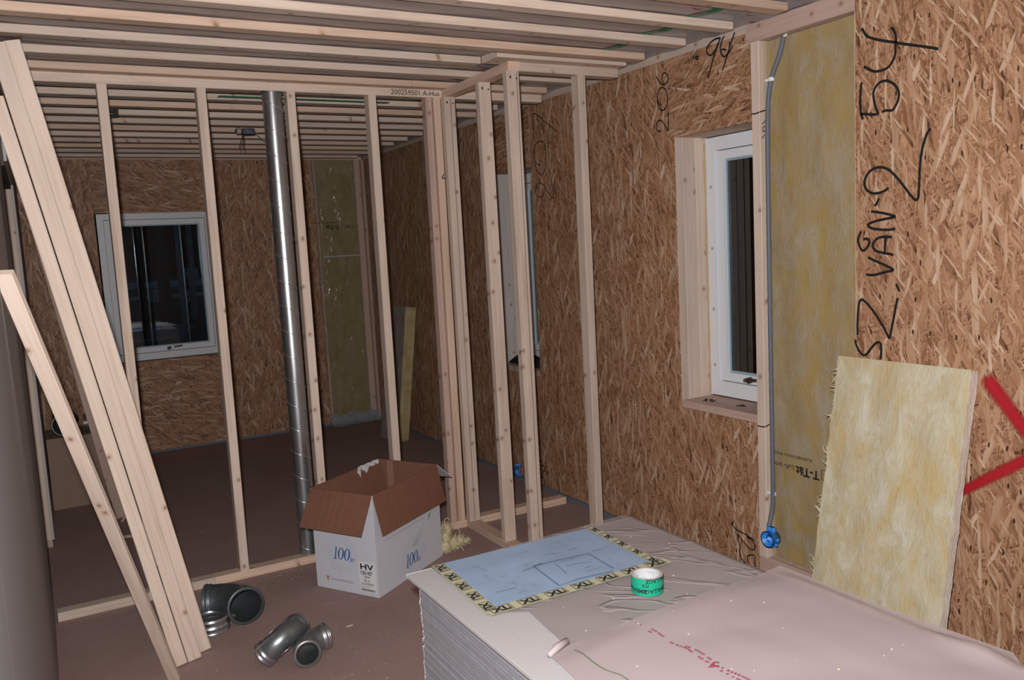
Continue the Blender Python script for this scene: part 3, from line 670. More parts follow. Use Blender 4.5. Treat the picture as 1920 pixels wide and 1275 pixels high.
fz.tube(pth, [.004 + .005 * abs(noise.noise(Vector((k * .7, 3, 0)))) for k in range(41)], 6); fz.build('foam_bead', M['osb_edge'], wb, True)

# ================================================================ STUD FRAMES
X1 = .3439
sf = empty('stud_frame', (1.2, YP + .035, 0), label='long bare timber stud frame dividing the two rooms, silver pipe standing in it', cat='wall frame')
ND = (1, 0, 0)
for i, x in enumerate((X1, X1 + .45, X1 + .90, X1 + 1.35, 2.085)):
    board('stud', (x + .0225, YP + .035, .045), (x + .0225, YP + .035, ZT), .045, .070, ND, M['wood'] if i != 4 else M['wood_warm'], sf)
board('stud', (2.038 + .0225, YP + .041, .045), (2.038 + .0225, YP + .041, ZT), .040, .058, ND, M['wood_rose'], sf)
# plates; the top plate is notched round the pipe
def plate(nm, pts, z0, z1, mat, parent):
    mb = MB(); n = len(pts)
    mb.rings([[Vector((x, y, z)) for x, y in pts] for z in (z0, z1)], True, True, True); return mb.build(nm, mat, parent)
DX, DY, DR = 1.180, YP + .062, .0505
notch = [(DX + .056 * math.cos(a), DY + .056 * math.sin(a)) for a in [PI * k / 10 for k in range(-2, 13)]]
board('top_plate', (1.245, YP + .035, ZT + .0225), (2.815, YP + .035, ZT + .0225), .07, .045, (0, 1, 0), M['wood'], sf)
board('top_plate', (-.07, YP + .035, ZT + .0225), (1.118, YP + .035, ZT + .0225), .07, .045, (0, 1, 0), M['wood'], sf)
board('top_plate', (1.118, YP + .004, ZT + .0225), (1.245, YP + .004, ZT + .0225), .008, .045, (0, 1, 0), M['wood'], sf)
board('bottom_plate', (-.067, YP + .035, .0225), (.66, YP + .035, .0225), .07, .045, (0, 1, 0), M['wood'], sf)
board('bottom_plate', (.661, YP + .035, .0225), (2.86, YP + .035, .0225), .07, .045, (0, 1, 0), M['wood_warm'], sf)
text('200259501 A-Hus I', .0405, (1.826, YP - .0012, ZT + .010), (1, 0, 0), (0, 0, 1), M['ink'], sf, shear=.08, name='handwriting')
writing('handwriting', [[(a, YP - .0015, b) for a, b in st] for st in W_G], .006, (0, -1, 0), M['bronze'], sf)

cf = empty('stud_frame', (2.3, 3.9, 0), label='small closet frame of bare studs built out in front of the long frame', cat='wall frame')
SX0, SX1, FY = 2.137, 2.207, 3.705
board('bottom_plate', ((SX0 + SX1) / 2, FY, .0225), ((SX0 + SX1) / 2, YP - .001, .0225), .07, .045, ND, M['wood_warm'], cf)
board('top_plate', ((SX0 + SX1) / 2, FY, ZT + .0225), ((SX0 + SX1) / 2, YP - .001, ZT + .0225), .07, .045, ND, M['wood_warm'], cf)
board('bottom_plate', (SX1 + .001, FY + .035, .0225), (2.86, FY + .035, .0225), .07, .045, (0, 1, 0), M['wood'], cf)
board('top_plate', (SX1 + .001, FY + .035, ZT + .0225), (2.815, FY + .035, ZT + .0225), .07, .045, (0, 1, 0), M['wood'], cf)
for (y, dw) in ((YP - .0245, 0), (4.005 + .0225, .005), (FY + .0225, .004)):
    board('stud', ((SX0 + SX1) / 2 + dw, y, .045), ((SX0 + SX1) / 2 - .008, y, ZT), .070, .045, ND, M['wood'], cf)
    for x in (-.018, .018):
        for z in ((ZT - .028, ZT - .034) if x < 0 else (ZT - .036,)): nl = MB(); nl.tube([((SX0 + SX1) / 2 + x - .006, y - .0225, z), ((SX0 + SX1) / 2 + x - .006, y - .0245, z)], .0045, 8); nl.build('nail_head', M['rubber'], cf)
ck = MB()
for y, x in ((YP - .0245, SX0 + .033), (FY + .0225, SX1 - .022)):
    ck.box(x - .001, x + .001, y - .0236, y - .0226, .05, ZT - .01)
ck.build('shrinkage_crack', M['bronze'], cf)
board('stud', (2.556 + .0225, FY + .035, .045), (2.556 + .0225, FY + .035, ZT), .045, .070, ND, M['wood'], cf)

# ================================================================ DUCTWORK
def ring_pts(c, a, b, r, n): return [c + (a * math.cos(2 * PI * k / n) + b * math.sin(2 * PI * k / n)) * r for k in range(n)]
dz0, dz1 = .0455, ZB + .03
dd = MB(); R = []
for z in (dz0, dz1): R.append(ring_pts(Vector((DX, DY, z)), Vector((1, 0, 0)), Vector((0, 1, 0)), DR, 48))
dd.rings(R); dd.rings([[p + (Vector((DX, DY, p.z)) - p) * .03 for p in r] for r in R], flip=True)
duct = tag(dd.build('spiral_duct', M['galv'], None, True), 'silver spiral-seamed ventilation pipe standing upright in the long stud frame', 'pipe')
hs = MB(); pitch = .134; pts = []
turns = (dz1 - dz0) / pitch
for k in range(int(turns * 26) + 1):
    a = 2 * PI * k / 26 + .4; pts.append((DX + (DR + .0004) * math.cos(-a), DY + (DR + .0004) * math.sin(-a), dz0 + pitch * k / 26))
hs.tube(pts, .0026, 6); hs.build('spiral_seam', M['seam'], duct, True)

def elbow(label, c1, d1, d2, r, Rb, mats, ang=90, leg=.045, group=None, name='duct_elbow'):
    """pressed duct bend: mouth 1 centred at c1 facing d1, the other end leaving along d2; two beads and a rubber lip at each end"""
    c1 = Vector(c1); d1 = Vector(d1).normalized(); d2 = Vector(d2); d2 = (d2 - d1 * d2.dot(d1)).normalized()
    A = math.radians(ang); path = []
    for s in (0, .25, .5, .75, 1): path.append((c1 - d1 * leg * s, -d1))
    cen = c1 - d1 * leg + d2 * Rb
    for k in range(1, 15):
        a = A * k / 14; path.append((cen - d2 * Rb * math.cos(a) - d1 * Rb * math.sin(a), (-d1 * math.cos(a) + d2 * math.sin(a))))
    pe, te = path[-1]
    for s in (.25, .5, .75, 1): path.append((pe + te * leg * s, te))
    nrm = d1.cross(d2).normalized(); n = 36
    def frame(t): return nrm, t.cross(nrm).normalized()
    root = empty(name, (c1.x, c1.y, 0), label=label, cat='pipe bend', group=group)
    def sweep(nm, items, mat, inner=False):
        mb = MB(); mb.rings([ring_pts(p, *frame(t), rr, n) for p, t, rr in items], flip=inner); return mb
    outer = [(p, t, r) for p, t in path]; inn = [(p, t, r - .003) for p, t in path]
    b = sweep('', outer, None); b.rings([ring_pts(p, *frame(t), rr, n) for p, t, rr in inn], flip=True)
    b.rings([ring_pts(path[0][0], *frame(path[0][1]), rr, n) for rr in (r - .003, r)]); b.rings([ring_pts(path[-1][0], *frame(path[-1][1]), rr, n) for rr in (r, r - .003)])
    b.build('bend', mats[0], root, True)
    for (p, t) in (path[0], (path[-1][0], -path[-1][1])):
        cmb = MB()
        prof = [(0, r + .0005), (0, r + .007), (.006, r + .007), (.008, r + .002), (.016, r + .0015), (.019, r + .0055), (.024, r + .0055), (.027, r + .0015), (.034, r + .0010)]
        cmb.rings([ring_pts(p + t * s, *frame(t), rr, n) for s, rr in prof]); cmb.build('collar', mats[1], root, True)
        lip = MB(); lip.rings([ring_pts(p + t * s, *frame(t), rr, n) for s, rr in ((.002, r - .0035), (.001, r - .0075), (.012, r - .0075), (.013, r - .0032))]); lip.build('rubber_lip', M['rubber'], root, True)
    sm = MB()
    for sgn in (1, -1): sm.tube([p + nrm * (r * sgn) for p, t in path[4:-4]], .0018, 5)
    sm.build('weld_seam', mats[1], root, True)
    return root
elbow('large dull grey pipe bend lying on the floor, wide round mouth facing us', (.702, 3.915, .087), (.10, -.98, .08), (-.99, -.10, .0), .080, .160, (M['galv_dark'], M['galv_dark']), 60, .050)
elbow('small shiny pipe bend on the floor, its straight end pointing left, touching its twin', (.672, 3.455, .046), (-.66, .30, -.62), (.05, .85, -.55), .050, .085, (M['galv_mid'], M['galv']), 100, leg=.046)
elbow('small shiny pipe bend on the floor, round mouth facing us, right of its twin', (.823, 3.328, .060), (-.10, -.99, .05), (.99, .05, .05), .050, .080, (M['galv_mid'], M['galv']), 78)
# coupling ring
cr = empty('duct_coupling', (.548, 3.950, 0), label='short bright steel coupling ring standing on its rim on the floor beside the large bend', cat='pipe ring')
c_ = Vector((.548, 3.950, 0)); ax_, ay_ = Vector((1, 0, 0)), Vector((0, 1, 0))
prof = [(.001, .079), (.004, .083), (.008, .079), (.024, .078), (.028, .082), (.033, .082), (.037, .078), (.054, .078), (.060, .082), (.064, .082), (.067, .078), (.070, .077)]
mb = MB(); mb.rings([ring_pts(c_ + Vector((0, 0, s)), ax_, ay_, r, 40) for s, r in prof]); mb.rings([ring_pts(c_ + Vector((0, 0, s)), ax_, ay_, r - .003, 40) for s, r in prof], flip=True)
mb.rings([ring_pts(c_ + Vector((0, 0, .070)), ax_, ay_, r, 40) for r in (.077, .074)]); mb.build('ring_body', M['galv'], cr, True)
mb = MB(); mb.rings([ring_pts(c_ + Vector((0, 0, s)), ax_, ay_, r, 40) for s, r in ((.018, .0762), (.020, .0735), (.028, .0735), (.030, .0762))]); mb.build('rubber_lip', M['rubber'], cr, True)

# ================================================================ LEANING TIMBER
def lean(nm, label, a, b, w, t, wd, mat, group=None):
    o = board(nm, a, b, w, t, wd, mat); return tag(o, label, 'timber', group)
lean('timber_plank', 'pale spruce plank leaning on the left wall, leftmost of the three standing together', (.373, 3.672, .008), (-.0565, 3.690, 2.335), .050, .030, ND, M['wood'])
lean('timber_plank', 'pale spruce plank in the middle of the three leaning together at left', (.431, 3.692, .007), (-.034, 3.712, 2.535), .056, .030, ND, M['wood'])
lean('timber_plank', 'pale spruce plank, the right hand one of the three leaning together, top end showing', (.482, 3.755, .006), (.016, 3.755, 2.556), .055, .030, ND, M['wood'])
lean('timber_batten', 'thin single batten slanting across the lower left, in front of the three planks', (.331, 3.550, .010), (-.068, 2.54, 1.695), .045, .022, (1, -.42, 0), M['wood'])
lean('timber_plank', 'darker board leaning in the back room behind the three leaning planks', (.350, 6.115, .008), (-.007, 6.09, 2.30), .075, .030, ND, M['wood_rose'])
for nm, (x, y, a, l), lb in (('timber_offcut', (.335, 6.00, .5, .16), 'short splinter of wood leaning at the foot of the darker back room board'), ('timber_offcut', (.30, 5.66, -.15, .22), 'pale strip of scrap wood lying flat on the back room floor, near the planks')):
    z1 = .10 if 'splinter' in lb else .008
    o = board(nm, (x, y, .007), (x + l * math.cos(a) * .7, y + l * math.sin(a), z1), .022, .010, (0, 1, .2) if z1 < .05 else (0, 1, 0), M['wood']); tag(o, lb, 'offcut')

# ================================================================ CARTONS
def hinge_flap(nm, h0, h1, out, L, th, mat_in, mat_out, parent, inset=.004):
    h0, h1 = Vector(h0), Vector(h1); e = (h1 - h0).normalized(); o = Vector((out[0], out[1], 0)).normalized()
    d = o * math.cos(th) + Vector((0, 0, -1)) * math.sin(th); n = e.cross(d).normalized()
    a, b = h0 + e * inset, h1 - e * inset; t = .0045
    mb = MB(); q = [a, b, b + d * L, a + d * L]
    if n.z < 0: n = -n
    mb.add([p for p in q] + [p - n * t for p in q], [(0, 1, 2, 3)], 0); mb.add([p for p in q] + [p - n * t for p in q], [(7, 6, 5, 4), (0, 4, 5, 1), (1, 5, 6, 2), (2, 6, 7, 3), (3, 7, 4, 0)], 1)
    return mb.build(nm, [mat_in, mat_out], parent)
F_, L_, R_, B_ = Vector((1.314, 3.807, 0)), Vector((1.107, 4.149, 0)), Vector((1.812, 4.140, 0)), Vector((1.605, 4.478, 0)); HB = .521
cb_ = empty('carton', (1.46, 4.14, 0), label='white open carton with brown flaps folded out, blue 100 år print, on the floor', cat='box')
def sheet4(nm, a, b, outn, z0, z1, parent):
    """carton side: white outside, brown inside"""
    t = Vector((outn[0], outn[1], 0)).normalized() * -.0045; mb = MB()
    q = [a + Vector((0, 0, z0)), b + Vector((0, 0, z0)), b + Vector((0, 0, z1)), a + Vector((0, 0, z1))]
    mb.add(q, [(0, 1, 2, 3)], 0); mb.add(q + [p + t for p in q], [(7, 6, 5, 4), (3, 2, 6, 7)], 1); mb.add(q + [p + t for p in q], [(0, 4, 5, 1), (0, 3, 7, 4), (1, 5, 6, 2)], 0)
    return mb.build(nm, [M['box_white'], M['card']], parent)
nl_, nr_, nbr, nbl = (F_ - L_).cross(Vector((0, 0, 1))), (R_ - F_).cross(Vector((0, 0, 1))), (B_ - R_).cross(Vector((0, 0, 1))), (L_ - B_).cross(Vector((0, 0, 1)))
sL = sheet4('side_panel', L_, F_, nl_, .002, HB, cb_); sR = sheet4('side_panel', F_, R_, nr_, .002, HB, cb_)
sheet4('side_panel', R_, B_, nbr, .002, HB, cb_); sheet4('side_panel', B_, L_, nbl, .002, HB, cb_)
bt = MB(); bt.add([F_ + Vector((0, 0, .006)), R_ + Vector((0, 0, .006)), B_ + Vector((0, 0, .006)), L_ + Vector((0, 0, .006))], [(0, 1, 2, 3)]); bt.build('bottom', M['card'], cb_)
up_ = Vector((0, 0, HB))
hinge_flap('flap', L_ + up_, F_ + up_, nl_, .200, 1.04, M['card'], M['card'], cb_)
hinge_flap('flap', F_ + up_, R_ + up_, nr_, .205, 1.34, M['card'], M['card'], cb_)
hinge_flap('flap', R_ + up_, B_ + up_, nbr, .180, .64, M['card'], M['box_white'], cb_)
nin = -nbl.normalized()
hinge_flap('flap', B_ + up_ + nin * .006 - Vector((0, 0, .002)), L_ + up_ + nin * .006 - Vector((0, 0, .002)), nin, .195, 1.36, M['card'], M['card'], cb_)
gs = MB(); gs.box(0, .045, -.001, 0, .02, HB - .004); g_o = gs.build('glue_strip', plain('lighter_card', (.30, .155, .108), .8), cb_)
ei = (R_ - B_).normalized(); g_o.matrix_basis = Matrix.Translation(B_ + ei * .055 - nbr.normalized() * .0052) @ Matrix((ei, nbr.normalized(), Vector((0, 0, 1)))).transposed().to_4x4()
for k, (fa, fb, fn) in enumerate(((L_, F_, nl_), (F_, R_, nr_))):
    th, LL = ((1.04, .200), (1.34, .205))[k]; e_ = (fb - fa).normalized(); d_ = fn.normalized() * math.cos(th) - Vector((0, 0, 1)) * math.sin(th); n_ = e_.cross(d_); n_ = -n_ if n_.z < 0 else n_
    cm2 = MB()
    for q in ((.30, .42, .50, .62) if k == 0 else (.25, .62, .80)):
        p0 = fa + Vector((0, 0, HB)) + e_ * (fb - fa).length * q + n_ * .0008; cm2.add([p0, p0 + e_ * .0025, p0 + e_ * .0025 + d_ * LL * .98, p0 + d_ * LL * .98], [(0, 1, 2, 3)] if True else 0)
    cm2.build('crease', plain('card_crease', (.30, .15, .105), .8), cb_)
# torn tape scrap on the back rim
tt = MB(); e_ = (L_ - B_).normalized(); g = 10
for i in range(g + 1):
    for j in range(4):
        p = B_ + e_ * (.03 + .19 * i / g) + up_ + nin * (.012 + .006 * math.sin(i * 2.1 + j)) + Vector((0, 0, .008 - j * (.009 + .012 * (i > 5) + .02 * (i > 7) * (i < 10))))
        tt.v.append(tuple(p))
for i in range(g):
    for j in range(3): a = i * 4 + j; tt.f.append((a, a + 1, a + 5, a + 4)); tt.mi.append(0)
tt.build('torn_tape', M['white_print'], cb_, True)
def face(a, b, n):   # local frame on a carton side
    e = (b - a).normalized(); n = Vector((n[0], n[1], 0)).normalized(); return lambda s, z, k=.0016: a + e * s + n * k + Vector((0, 0, z)), e, n
def hundred(P, e, n, s0, z0, h, parent, sx=1.0):
    mb = MB(); 
    def pt(x, y, k=.0020): return P(s0 + (x + y * .20) * h * sx, z0 + y * h, k)
    for (x0, x1, y0, y1) in ((.14, .26, 0, 1), (.02, .38, 0, .05), (.04, .26, .95, 1.0)): mb.add([pt(x0, y0), pt(x1, y0), pt(x1, y1), pt(x0, y1)], [(0, 1, 2, 3)])
    for cx in (.72, 1.34):
        o_, i_ = [], []
        for k in range(28):
            a = 2 * PI * k / 28; o_.append(pt(cx + .30 * math.cos(a), .5 + .5 * math.sin(a))); i_.append(pt(cx + .15 * math.cos(a), .5 + .455 * math.sin(a)))
        mb.rings([o_, i_])
    mb.build('printed_number', M['blue_print'], parent)
    text('år', h * .60, pt(1.66, -.02), e, (0, 0, 1), M['blue_print'], parent, shear=.2, sx=sx)
def burst(P, s0, z0, r0, r1, n, mat, parent):
    mb = MB()
    for k in range(n):
        a = 2 * PI * k / n + random.uniform(-.03, .03); q = random.uniform(.75, 1.0)
        d = (math.cos(a), math.sin(a)); t = (-d[1], d[0]); w0, w1 = .0007, .0016
        mb.add([P(s0 + d[0] * r0 - t[0] * w0, z0 + d[1] * r0 - t[1] * w0, .0012), P(s0 + d[0] * r1 * q - t[0] * w1, z0 + d[1] * r1 * q - t[1] * w1, .0012), P(s0 + d[0] * r1 * q + t[0] * w1, z0 + d[1] * r1 * q + t[1] * w1, .0012), P(s0 + d[0] * r0 + t[0] * w0, z0 + d[1] * r0 + t[1] * w0, .0012)], [(0, 1, 2, 3)])
    mb.build('printed_burst', mat, parent)
P1, e1, n1 = face(L_, F_, nl_); P2, e2, n2 = face(F_, R_, nr_)
burst(P1, .180, .198, .055, .115, 60, M['pale_blue'], sL); burst(P2, .325, .100, .055, .120, 60, M['pale_blue'], sR)
hundred(P1, e1, n1, .122, .167, .064, sL); hundred(P2, e2, n2, .240, .062, .066, sR)
lb = MB(); lb.add([P1(.284, .022), P1(.388, .022), P1(.388, .178), P1(.284, .178)], [(0, 1, 2, 3)]); lab = lb.build('address_label', M['white_print'], sL)
text('HV', .041, P1(.291, .138, .0022), e1, (0, 0, 1), M['ink'], sL, bold=.0010, sx=1.55)
text('100-90°', .029, P1(.291, .110, .0022), e1, (0, 0, 1), M['ink'], sL, bold=.0005, sx=.86)
text('30 st', .020, P1(.310, .076, .0022), e1, (0, 0, 1), M['ink'], sL); text('LV18700094', .019, P1(.290, .057, .0022), e1, (0, 0, 1), M['ink'], sL, sx=.84)
bc = MB(); x = .292
while x < .378:
    w_ = random.choice((.0008, .0012, .0018)); bc.add([P1(x, .027, .0022), P1(x + w_, .027, .0022), P1(x + w_, .039, .0022), P1(x, .039, .0022)], [(0, 1, 2, 3)]); x += w_ + random.choice((.0007, .0012))
bc.add([P1(.292, .046, .0022), P1(.350, .046, .0022), P1(.350, .0475, .0022), P1(.292, .0475, .0022)], [(0, 1, 2, 3)])
bc.add([P1(.316, .098, .0022), P1(.350, .098, .0022), P1(.350, .102, .0022), P1(.316, .102, .0022)], [(0, 1, 2, 3)])
bc.build('bar_code', M['ink'], sL)
tr = MB(); tr.add([P1(.062, .070), P1(.092, .070), P1(.077, .042)], [(0, 2, 1)]); tr.build('printed_logo', M['rust_ink'], sL)
gl_ = MB()
for k in range(16): gl_.add([P1(.098 + k * .009, .052), P1(.104 + k * .009, .052), P1(.104 + k * .009, .062), P1(.098 + k * .009, .062)], [(0, 1, 2, 3)])
gl_.build('faded_print', M['grey_ink'], sL)
tf = MB(); tf.add([P2(.300, .163, .004), P2(.336, .146, .004), P2(.392, .198, .012), P2(.500, .305, .010), P2(.440, .262, .006), P2(.352, .212, .008)], [(0, 1, 2, 5), (5, 2, 3, 4)]); tf.build('packing_tape', M['film_tape'], sR)
gm = MB(); gm.add([P2(.455, .250, .012), P2(.470, .262, .012), P2(.488, .288, .0125), P2(.470, .282, .0125)], [(0, 1, 2, 3)]); gm.build('tape_mark', M['green_ink'], sR)
ln = MB(); ln.add([P2(.075, .268), P2(.440, .271), P2(.440, .2735), P2(.075, .2705)], [(0, 1, 2, 3)]); ln.build('tape_edge', M['rust_ink'], sR)

bx2 = empty('carton', (.12, 6.85, 0), label='plain brown closed carton on the back room floor at left, pipe bends on top', cat='box')
box('body', -.045, .42, 6.62, 7.02, .002, .505, M['card_dark'], bx2)
box('flap', -.045, .42, 6.612, 6.619, .295, .508, M['card_dark'], bx2); box('top', -.045, .42, 6.613, 7.02, .506, .512, M['card_dark'], bx2)
elbow('dark pipe bend lying on the brown carton, its round mouth facing us', (.075, 6.66, .592), (0, -1, .05), (.3, .2, .95), .075, .085, (M['galv_dark'], M['galv_dark']), 60, .02)
elbow('bright pipe bend standing on the brown carton beside the dark one', (.205, 6.72, .578), (-.99, .1, 0), (0, 1, .1), .062, .08, (M['galv_mid'], M['galv']), 60, .02)

# ================================================================ PLASTERBOARD STACK
SXA, SXB, SYA, SYB, SH = .935, 1.840, -.07, 2.435, .670
bear = []
for y, wh in ((.25, 'near end'), (1.15, 'middle'), (2.05, 'far end')):
    o = board('stack_bearer', (SXA + .06, y, .047), (SXB - .06, y, .047), .09, .094, (0, 1, 0), M['wood']); tag(o, 'timber bearer under the %s of the stack of plasterboards' % wh, 'timber', 'bearers under the plasterboard stack')
NS = 46
def ORD(n): return '%d%s' % (n, 'th' if 10 < n % 100 < 20 else {1: 'st', 2: 'nd', 3: 'rd'}.get(n % 10, 'th'))
for k in range(NS):
    z0 = .0945 + k * .0125; top = k == NS - 1
    dx = .030 + random.uniform(-.0028, .0028) if not top else 0; dy = -.030 + random.uniform(-.004, .004) if not top else 0
    x0, x1, y0, y1 = SXA + dx, SXB + dx * .4, SYA + dy, SYB + dy; zt = z0 + .01235
    mb = MB(); c = .0012
    prof = [(x0 + c, z0), (x1 - c, z0), (x1, z0 + c), (x1, zt - c), (x1 - c, zt), (x0 + c, zt), (x0, zt - c), (x0, z0 + c)]
    mb.rings([[Vector((p, y0, q)) for p, q in prof], [Vector((p, y1 - .006, q)) for p, q in prof]], True, True, False, 0)
    j = [random.uniform(-.004, .004) for _ in range(2)]
    mb.rings([[Vector((p, y1 - .006, q)) for p, q in prof], [Vector((p, y1 + j[0], q)) for p, q in prof]], True, False, True, 1)
    ob = mb.build('plasterboard', [M['gypsum'] if top else M['gyp_edge'], M['gyp_white']])
    nth = NS - k
    tag(ob, 'topmost plasterboard of the tall stack, grey face half hidden by plastic film' if top else 'grey plasterboard edge in the tall stack, %s from the top' % ORD(nth), 'plasterboard', 'plasterboards stacked by the right wall')

def sheet(nm, outline, z, amp, mat, fx, label=None, cat=None, res=.022, zfun=None, parent=None):
    """loose film: a grid clipped to an outline (x, y), gently wrinkled"""
    xs = [p[0] for p in outline]; ys = [p[1] for p in outline]
    bm = bmesh.new(); vs = [bm.verts.new((p[0], p[1], 0)) for p in outline]; bm.faces.new(vs)
    for axis, lo, hi in ((0, min(xs), max(xs)), (1, min(ys), max(ys))):
        k = lo + res
        while k < hi:
            pn = Vector((1, 0, 0)) if axis == 0 else Vector((0, 1, 0)); pc = pn * k
            bmesh.ops.bisect_plane(bm, geom=bm.verts[:] + bm.edges[:] + bm.faces[:], plane_co=pc, plane_no=pn); k += res
    for v in bm.verts: v.co.z = z + (zfun(v.co.x, v.co.y) if zfun else amp * fx(v.co.x, v.co.y))
    me = bpy.data.meshes.new(nm); bm.to_mesh(me); bm.free(); me.materials.append(mat)
    me.polygons.foreach_set('use_smooth', [True] * len(me.polygons)); o = link(nm, me, parent)
    return tag(o, label, cat)
def wr1(x, y): return abs(noise.noise(Vector((x * 4 + y * 3, y * 5, 1)))) * .7 + abs(noise.noise(Vector((x * 13, y * 11 + x * 4, 6)))) * .3
def drape(x, y):
    z = .0030 + (.0022 if 1.0 < x < 1.67 and y > 1.97 else .006) * wr1(x, y)
    if x > SXB + .004: z -= min(.30, (x - SXB - .004) * 4.5) 
    return z
# drawing under the film, taped round its edge
ZP = SH + .0062
pl = empty('floor_plan', (1.33, 2.2, SH), label='pale blue floor plan drawing taped onto the top plasterboard with XL tape', cat='drawing')
def zpl(x, y): return .0008 + .0034 * wr1(x * .8, y * 1.6)
sheet('drawing_sheet', [(1.030, 2.000), (1.612, 2.000), (1.640, 2.415), (1.036, 2.428)], ZP, 0, M['plan'], None, zfun=zpl, parent=pl)
pi_ = MB()
for i, st in enumerate(PLAN): ribbon(pi_, [(a, b, ZP + .0050) for a, b in st], .0055 if i < 2 else .0028, (0, 0, 1), 1)
for k in range(26):
    x = random.uniform(1.10, 1.55); y = random.uniform(2.06, 2.36); l = random.uniform(.01, .06); a = random.choice((0, PI / 2))
    ribbon(pi_, [(x, y, ZP + .0050), (x + l * math.cos(a), y + l * math.sin(a), ZP + .0050)], .0012, (0, 0, 1), 1)
pi_.build('drawn_lines', M['plan_ink'], pl)
def xl_tape(p, q, w, n, parent):
    p, q = Vector(p), Vector(q); e = (q - p).normalized(); L = (q - p).length; s_ = Vector((-e.y, e.x, 0)); mb = MB(); prev = None
    for k in range(25):
        o = p + e * L * k / 24 + Vector((0, 0, .0012 * abs(noise.noise(Vector((k * .6, p.x, 0)))))); r = [o, o + s_ * w]
        if prev: mb.add(prev + r, [(0, 2, 3, 1)])
        prev = r
    t = mb.build('xl_tape', M['cream'], parent)
    step = L / n; fr = MB()
    for k in range(n):
        o = p + e * (step * k + .010) + s_ * .005 + Vector((0, 0, .0020)); bw, bh = step * .70, w - .010
        c = [o, o + e * bw, o + e * bw + s_ * bh, o + s_ * bh, o]
        for i in range(4): ribbon(fr, [c[i], c[i + 1]], .0022, (0, 0, 1), 1)
        text('XL', bh * 1.05, o + e * bw * .10 + s_ * bh * .12, e, s_, M['ink'], t, bold=.0016, sx=1.15)
        ribbon(fr, [o + e * bw * .90 + s_ * .006, o + e * bw * .90 + s_ * (bh - .006)], .003, (0, 0, 1), 1)
    fr.build('tape_print', M['ink'], t)
xl_tape((1.005, 1.985, ZP + .0040), (1.650, 1.985, ZP + .0040), .046, 7, pl)
xl_tape((1.020, 2.425, ZP + .0036), (.998, 2.000, ZP + .0036), .042, 5, pl)
xl_tape((1.626, 2.005, ZP + .0036), (1.648, 2.432, ZP + .0036), .032, 5, pl)
# films
sheet('plastic_film', [(1.02, 2.432), (1.88, 2.460), (1.905, 2.20), (1.895, 1.60), (1.900, 1.30), (1.15, 1.30), (1.075, 1.66), (1.108, 1.96), (1.02, 2.02)], SH, 0, M['film_clear'], None,
      'milky clear plastic film spread over the far half of the plasterboard stack, drawing beneath', 'film', zfun=lambda x, y: drape(x, y) if x > 1.0 or y < 2.4 else .003)
def wr2(x, y):
    z = .011 + .009 * wr1(x * .5, y * .5) + .020 * max(0, noise.noise(Vector((x * 1.6 - y * 2.2, y * .6, 9))))
    ed = y - (1.735 + .03 * math.sin(x * 5)); z -= max(0, ed + .06) * .12
    if x > 1.80: z += .030 * max(0, 1 - abs(y - 1.12) / .14) * min(1, (x - 1.80) / .08)
    if x > SXB + .02: z -= (x - SXB - .02) * 1.2
    return max(.0035, z)
sheet('plastic_film', [(1.020, 1.722), (1.115, 1.742), (1.35, 1.735), (1.58, 1.748), (1.905, 1.78), (1.905, 1.40), (1.930, 1.085), (1.70, .85), (1.55, .45), (1.05, .40), (.985, .95), (.975, 1.35)], SH, 0, M['film_pink'], None,
      'pinkish folded plastic film with red print heaped on the near half of the stack', 'film', zfun=wr2)
pf = [o for o in bpy.data.objects if o.name.startswith('plastic_film')][-1]
def onf(st): return [(a, b, SH + wr2(a, b) + .0022) for a, b in smooth_path([(a, b, 0) for a, b in st], 3) and [(p.x, p.y) for p in smooth_path([(a, b, 0) for a, b in st], 3)]]
rp = MB()
for st in RED:      # two rows of small unreadable print: short dashes along each line
    P_ = onf(st)
    for i in range(len(P_) - 1):
        a, b = Vector(P_[i]), Vector(P_[i + 1]); L = (b - a).length; k = max(1, int(L / .0055))
        for j in range(k):
            if random.random() < .8: ribbon(rp, [a + (b - a) * (j / k), a + (b - a) * ((j + .62) / k)], .0075, (0, 0, 1), 1)
rp.build('red_print', M['red_print'], pf)
lg = MB()
for st in LOGO: ribbon(lg, onf(st), .006, (0, 0, 1), 1)
lg.build('printed_logo', M['red_print'], pf)
gn = MB(); ribbon(gn, onf(GREEN[0]), .0045, (0, 0, 1), 1); gn.build('green_line', plain('olive_line', (.18, .20, .13), .6), pf)
cu_ = MB(); pts = [(1.020 + .012 * math.sin(t), 1.722 - t * .016, SH + .016) for t in [k * .5 for k in range(8)]]
cu_.tube([(1.012, 1.700, SH + .012), (1.045, 1.716, SH + .016), (1.085, 1.728, SH + .018)], [.006, .010, .009], 8); cu_.build('folded_edge', M['film_pink'], pf, True)

# roll of green tape
RC = Vector((1.452, 1.862, SH + .0125)); RO, RI, RH = .046, .0385, .050
rl = empty('tape_roll', tuple(RC), label='roll of green packing tape standing on the plastic film beside the drawing', cat='tape roll')
X_, Y_, Z_ = Vector((1, 0, 0)), Vector((0, 1, 0)), Vector((0, 0, 1))
mb = MB(); mb.rings([ring_pts(RC + Z_ * z, X_, Y_, RO, 56) for z in (0, .001, RH - .001, RH)]); mb.build('tape_winding', M['green_roll'], rl, True)
mb = MB(); mb.rings([ring_pts(RC + Z_ * z, X_, Y_, r, 56) for z, r in ((.0004, RO - .0004), (RH, RO - .0002), (RH, RI + .002), (.0004, RI + .0022), (.0004, RO - .0004))]); mb.build('tape_side', M['roll_side'], rl)
mb = MB(); mb.rings([ring_pts(RC + Z_ * z, X_, Y_, r, 56) for z, r in ((0, RI), (0, RI + .002), (RH + .0005, RI + .002), (RH + .0005, RI), (0, RI))], flip=True); mb.build('card_core', M['core_card'], rl, True)
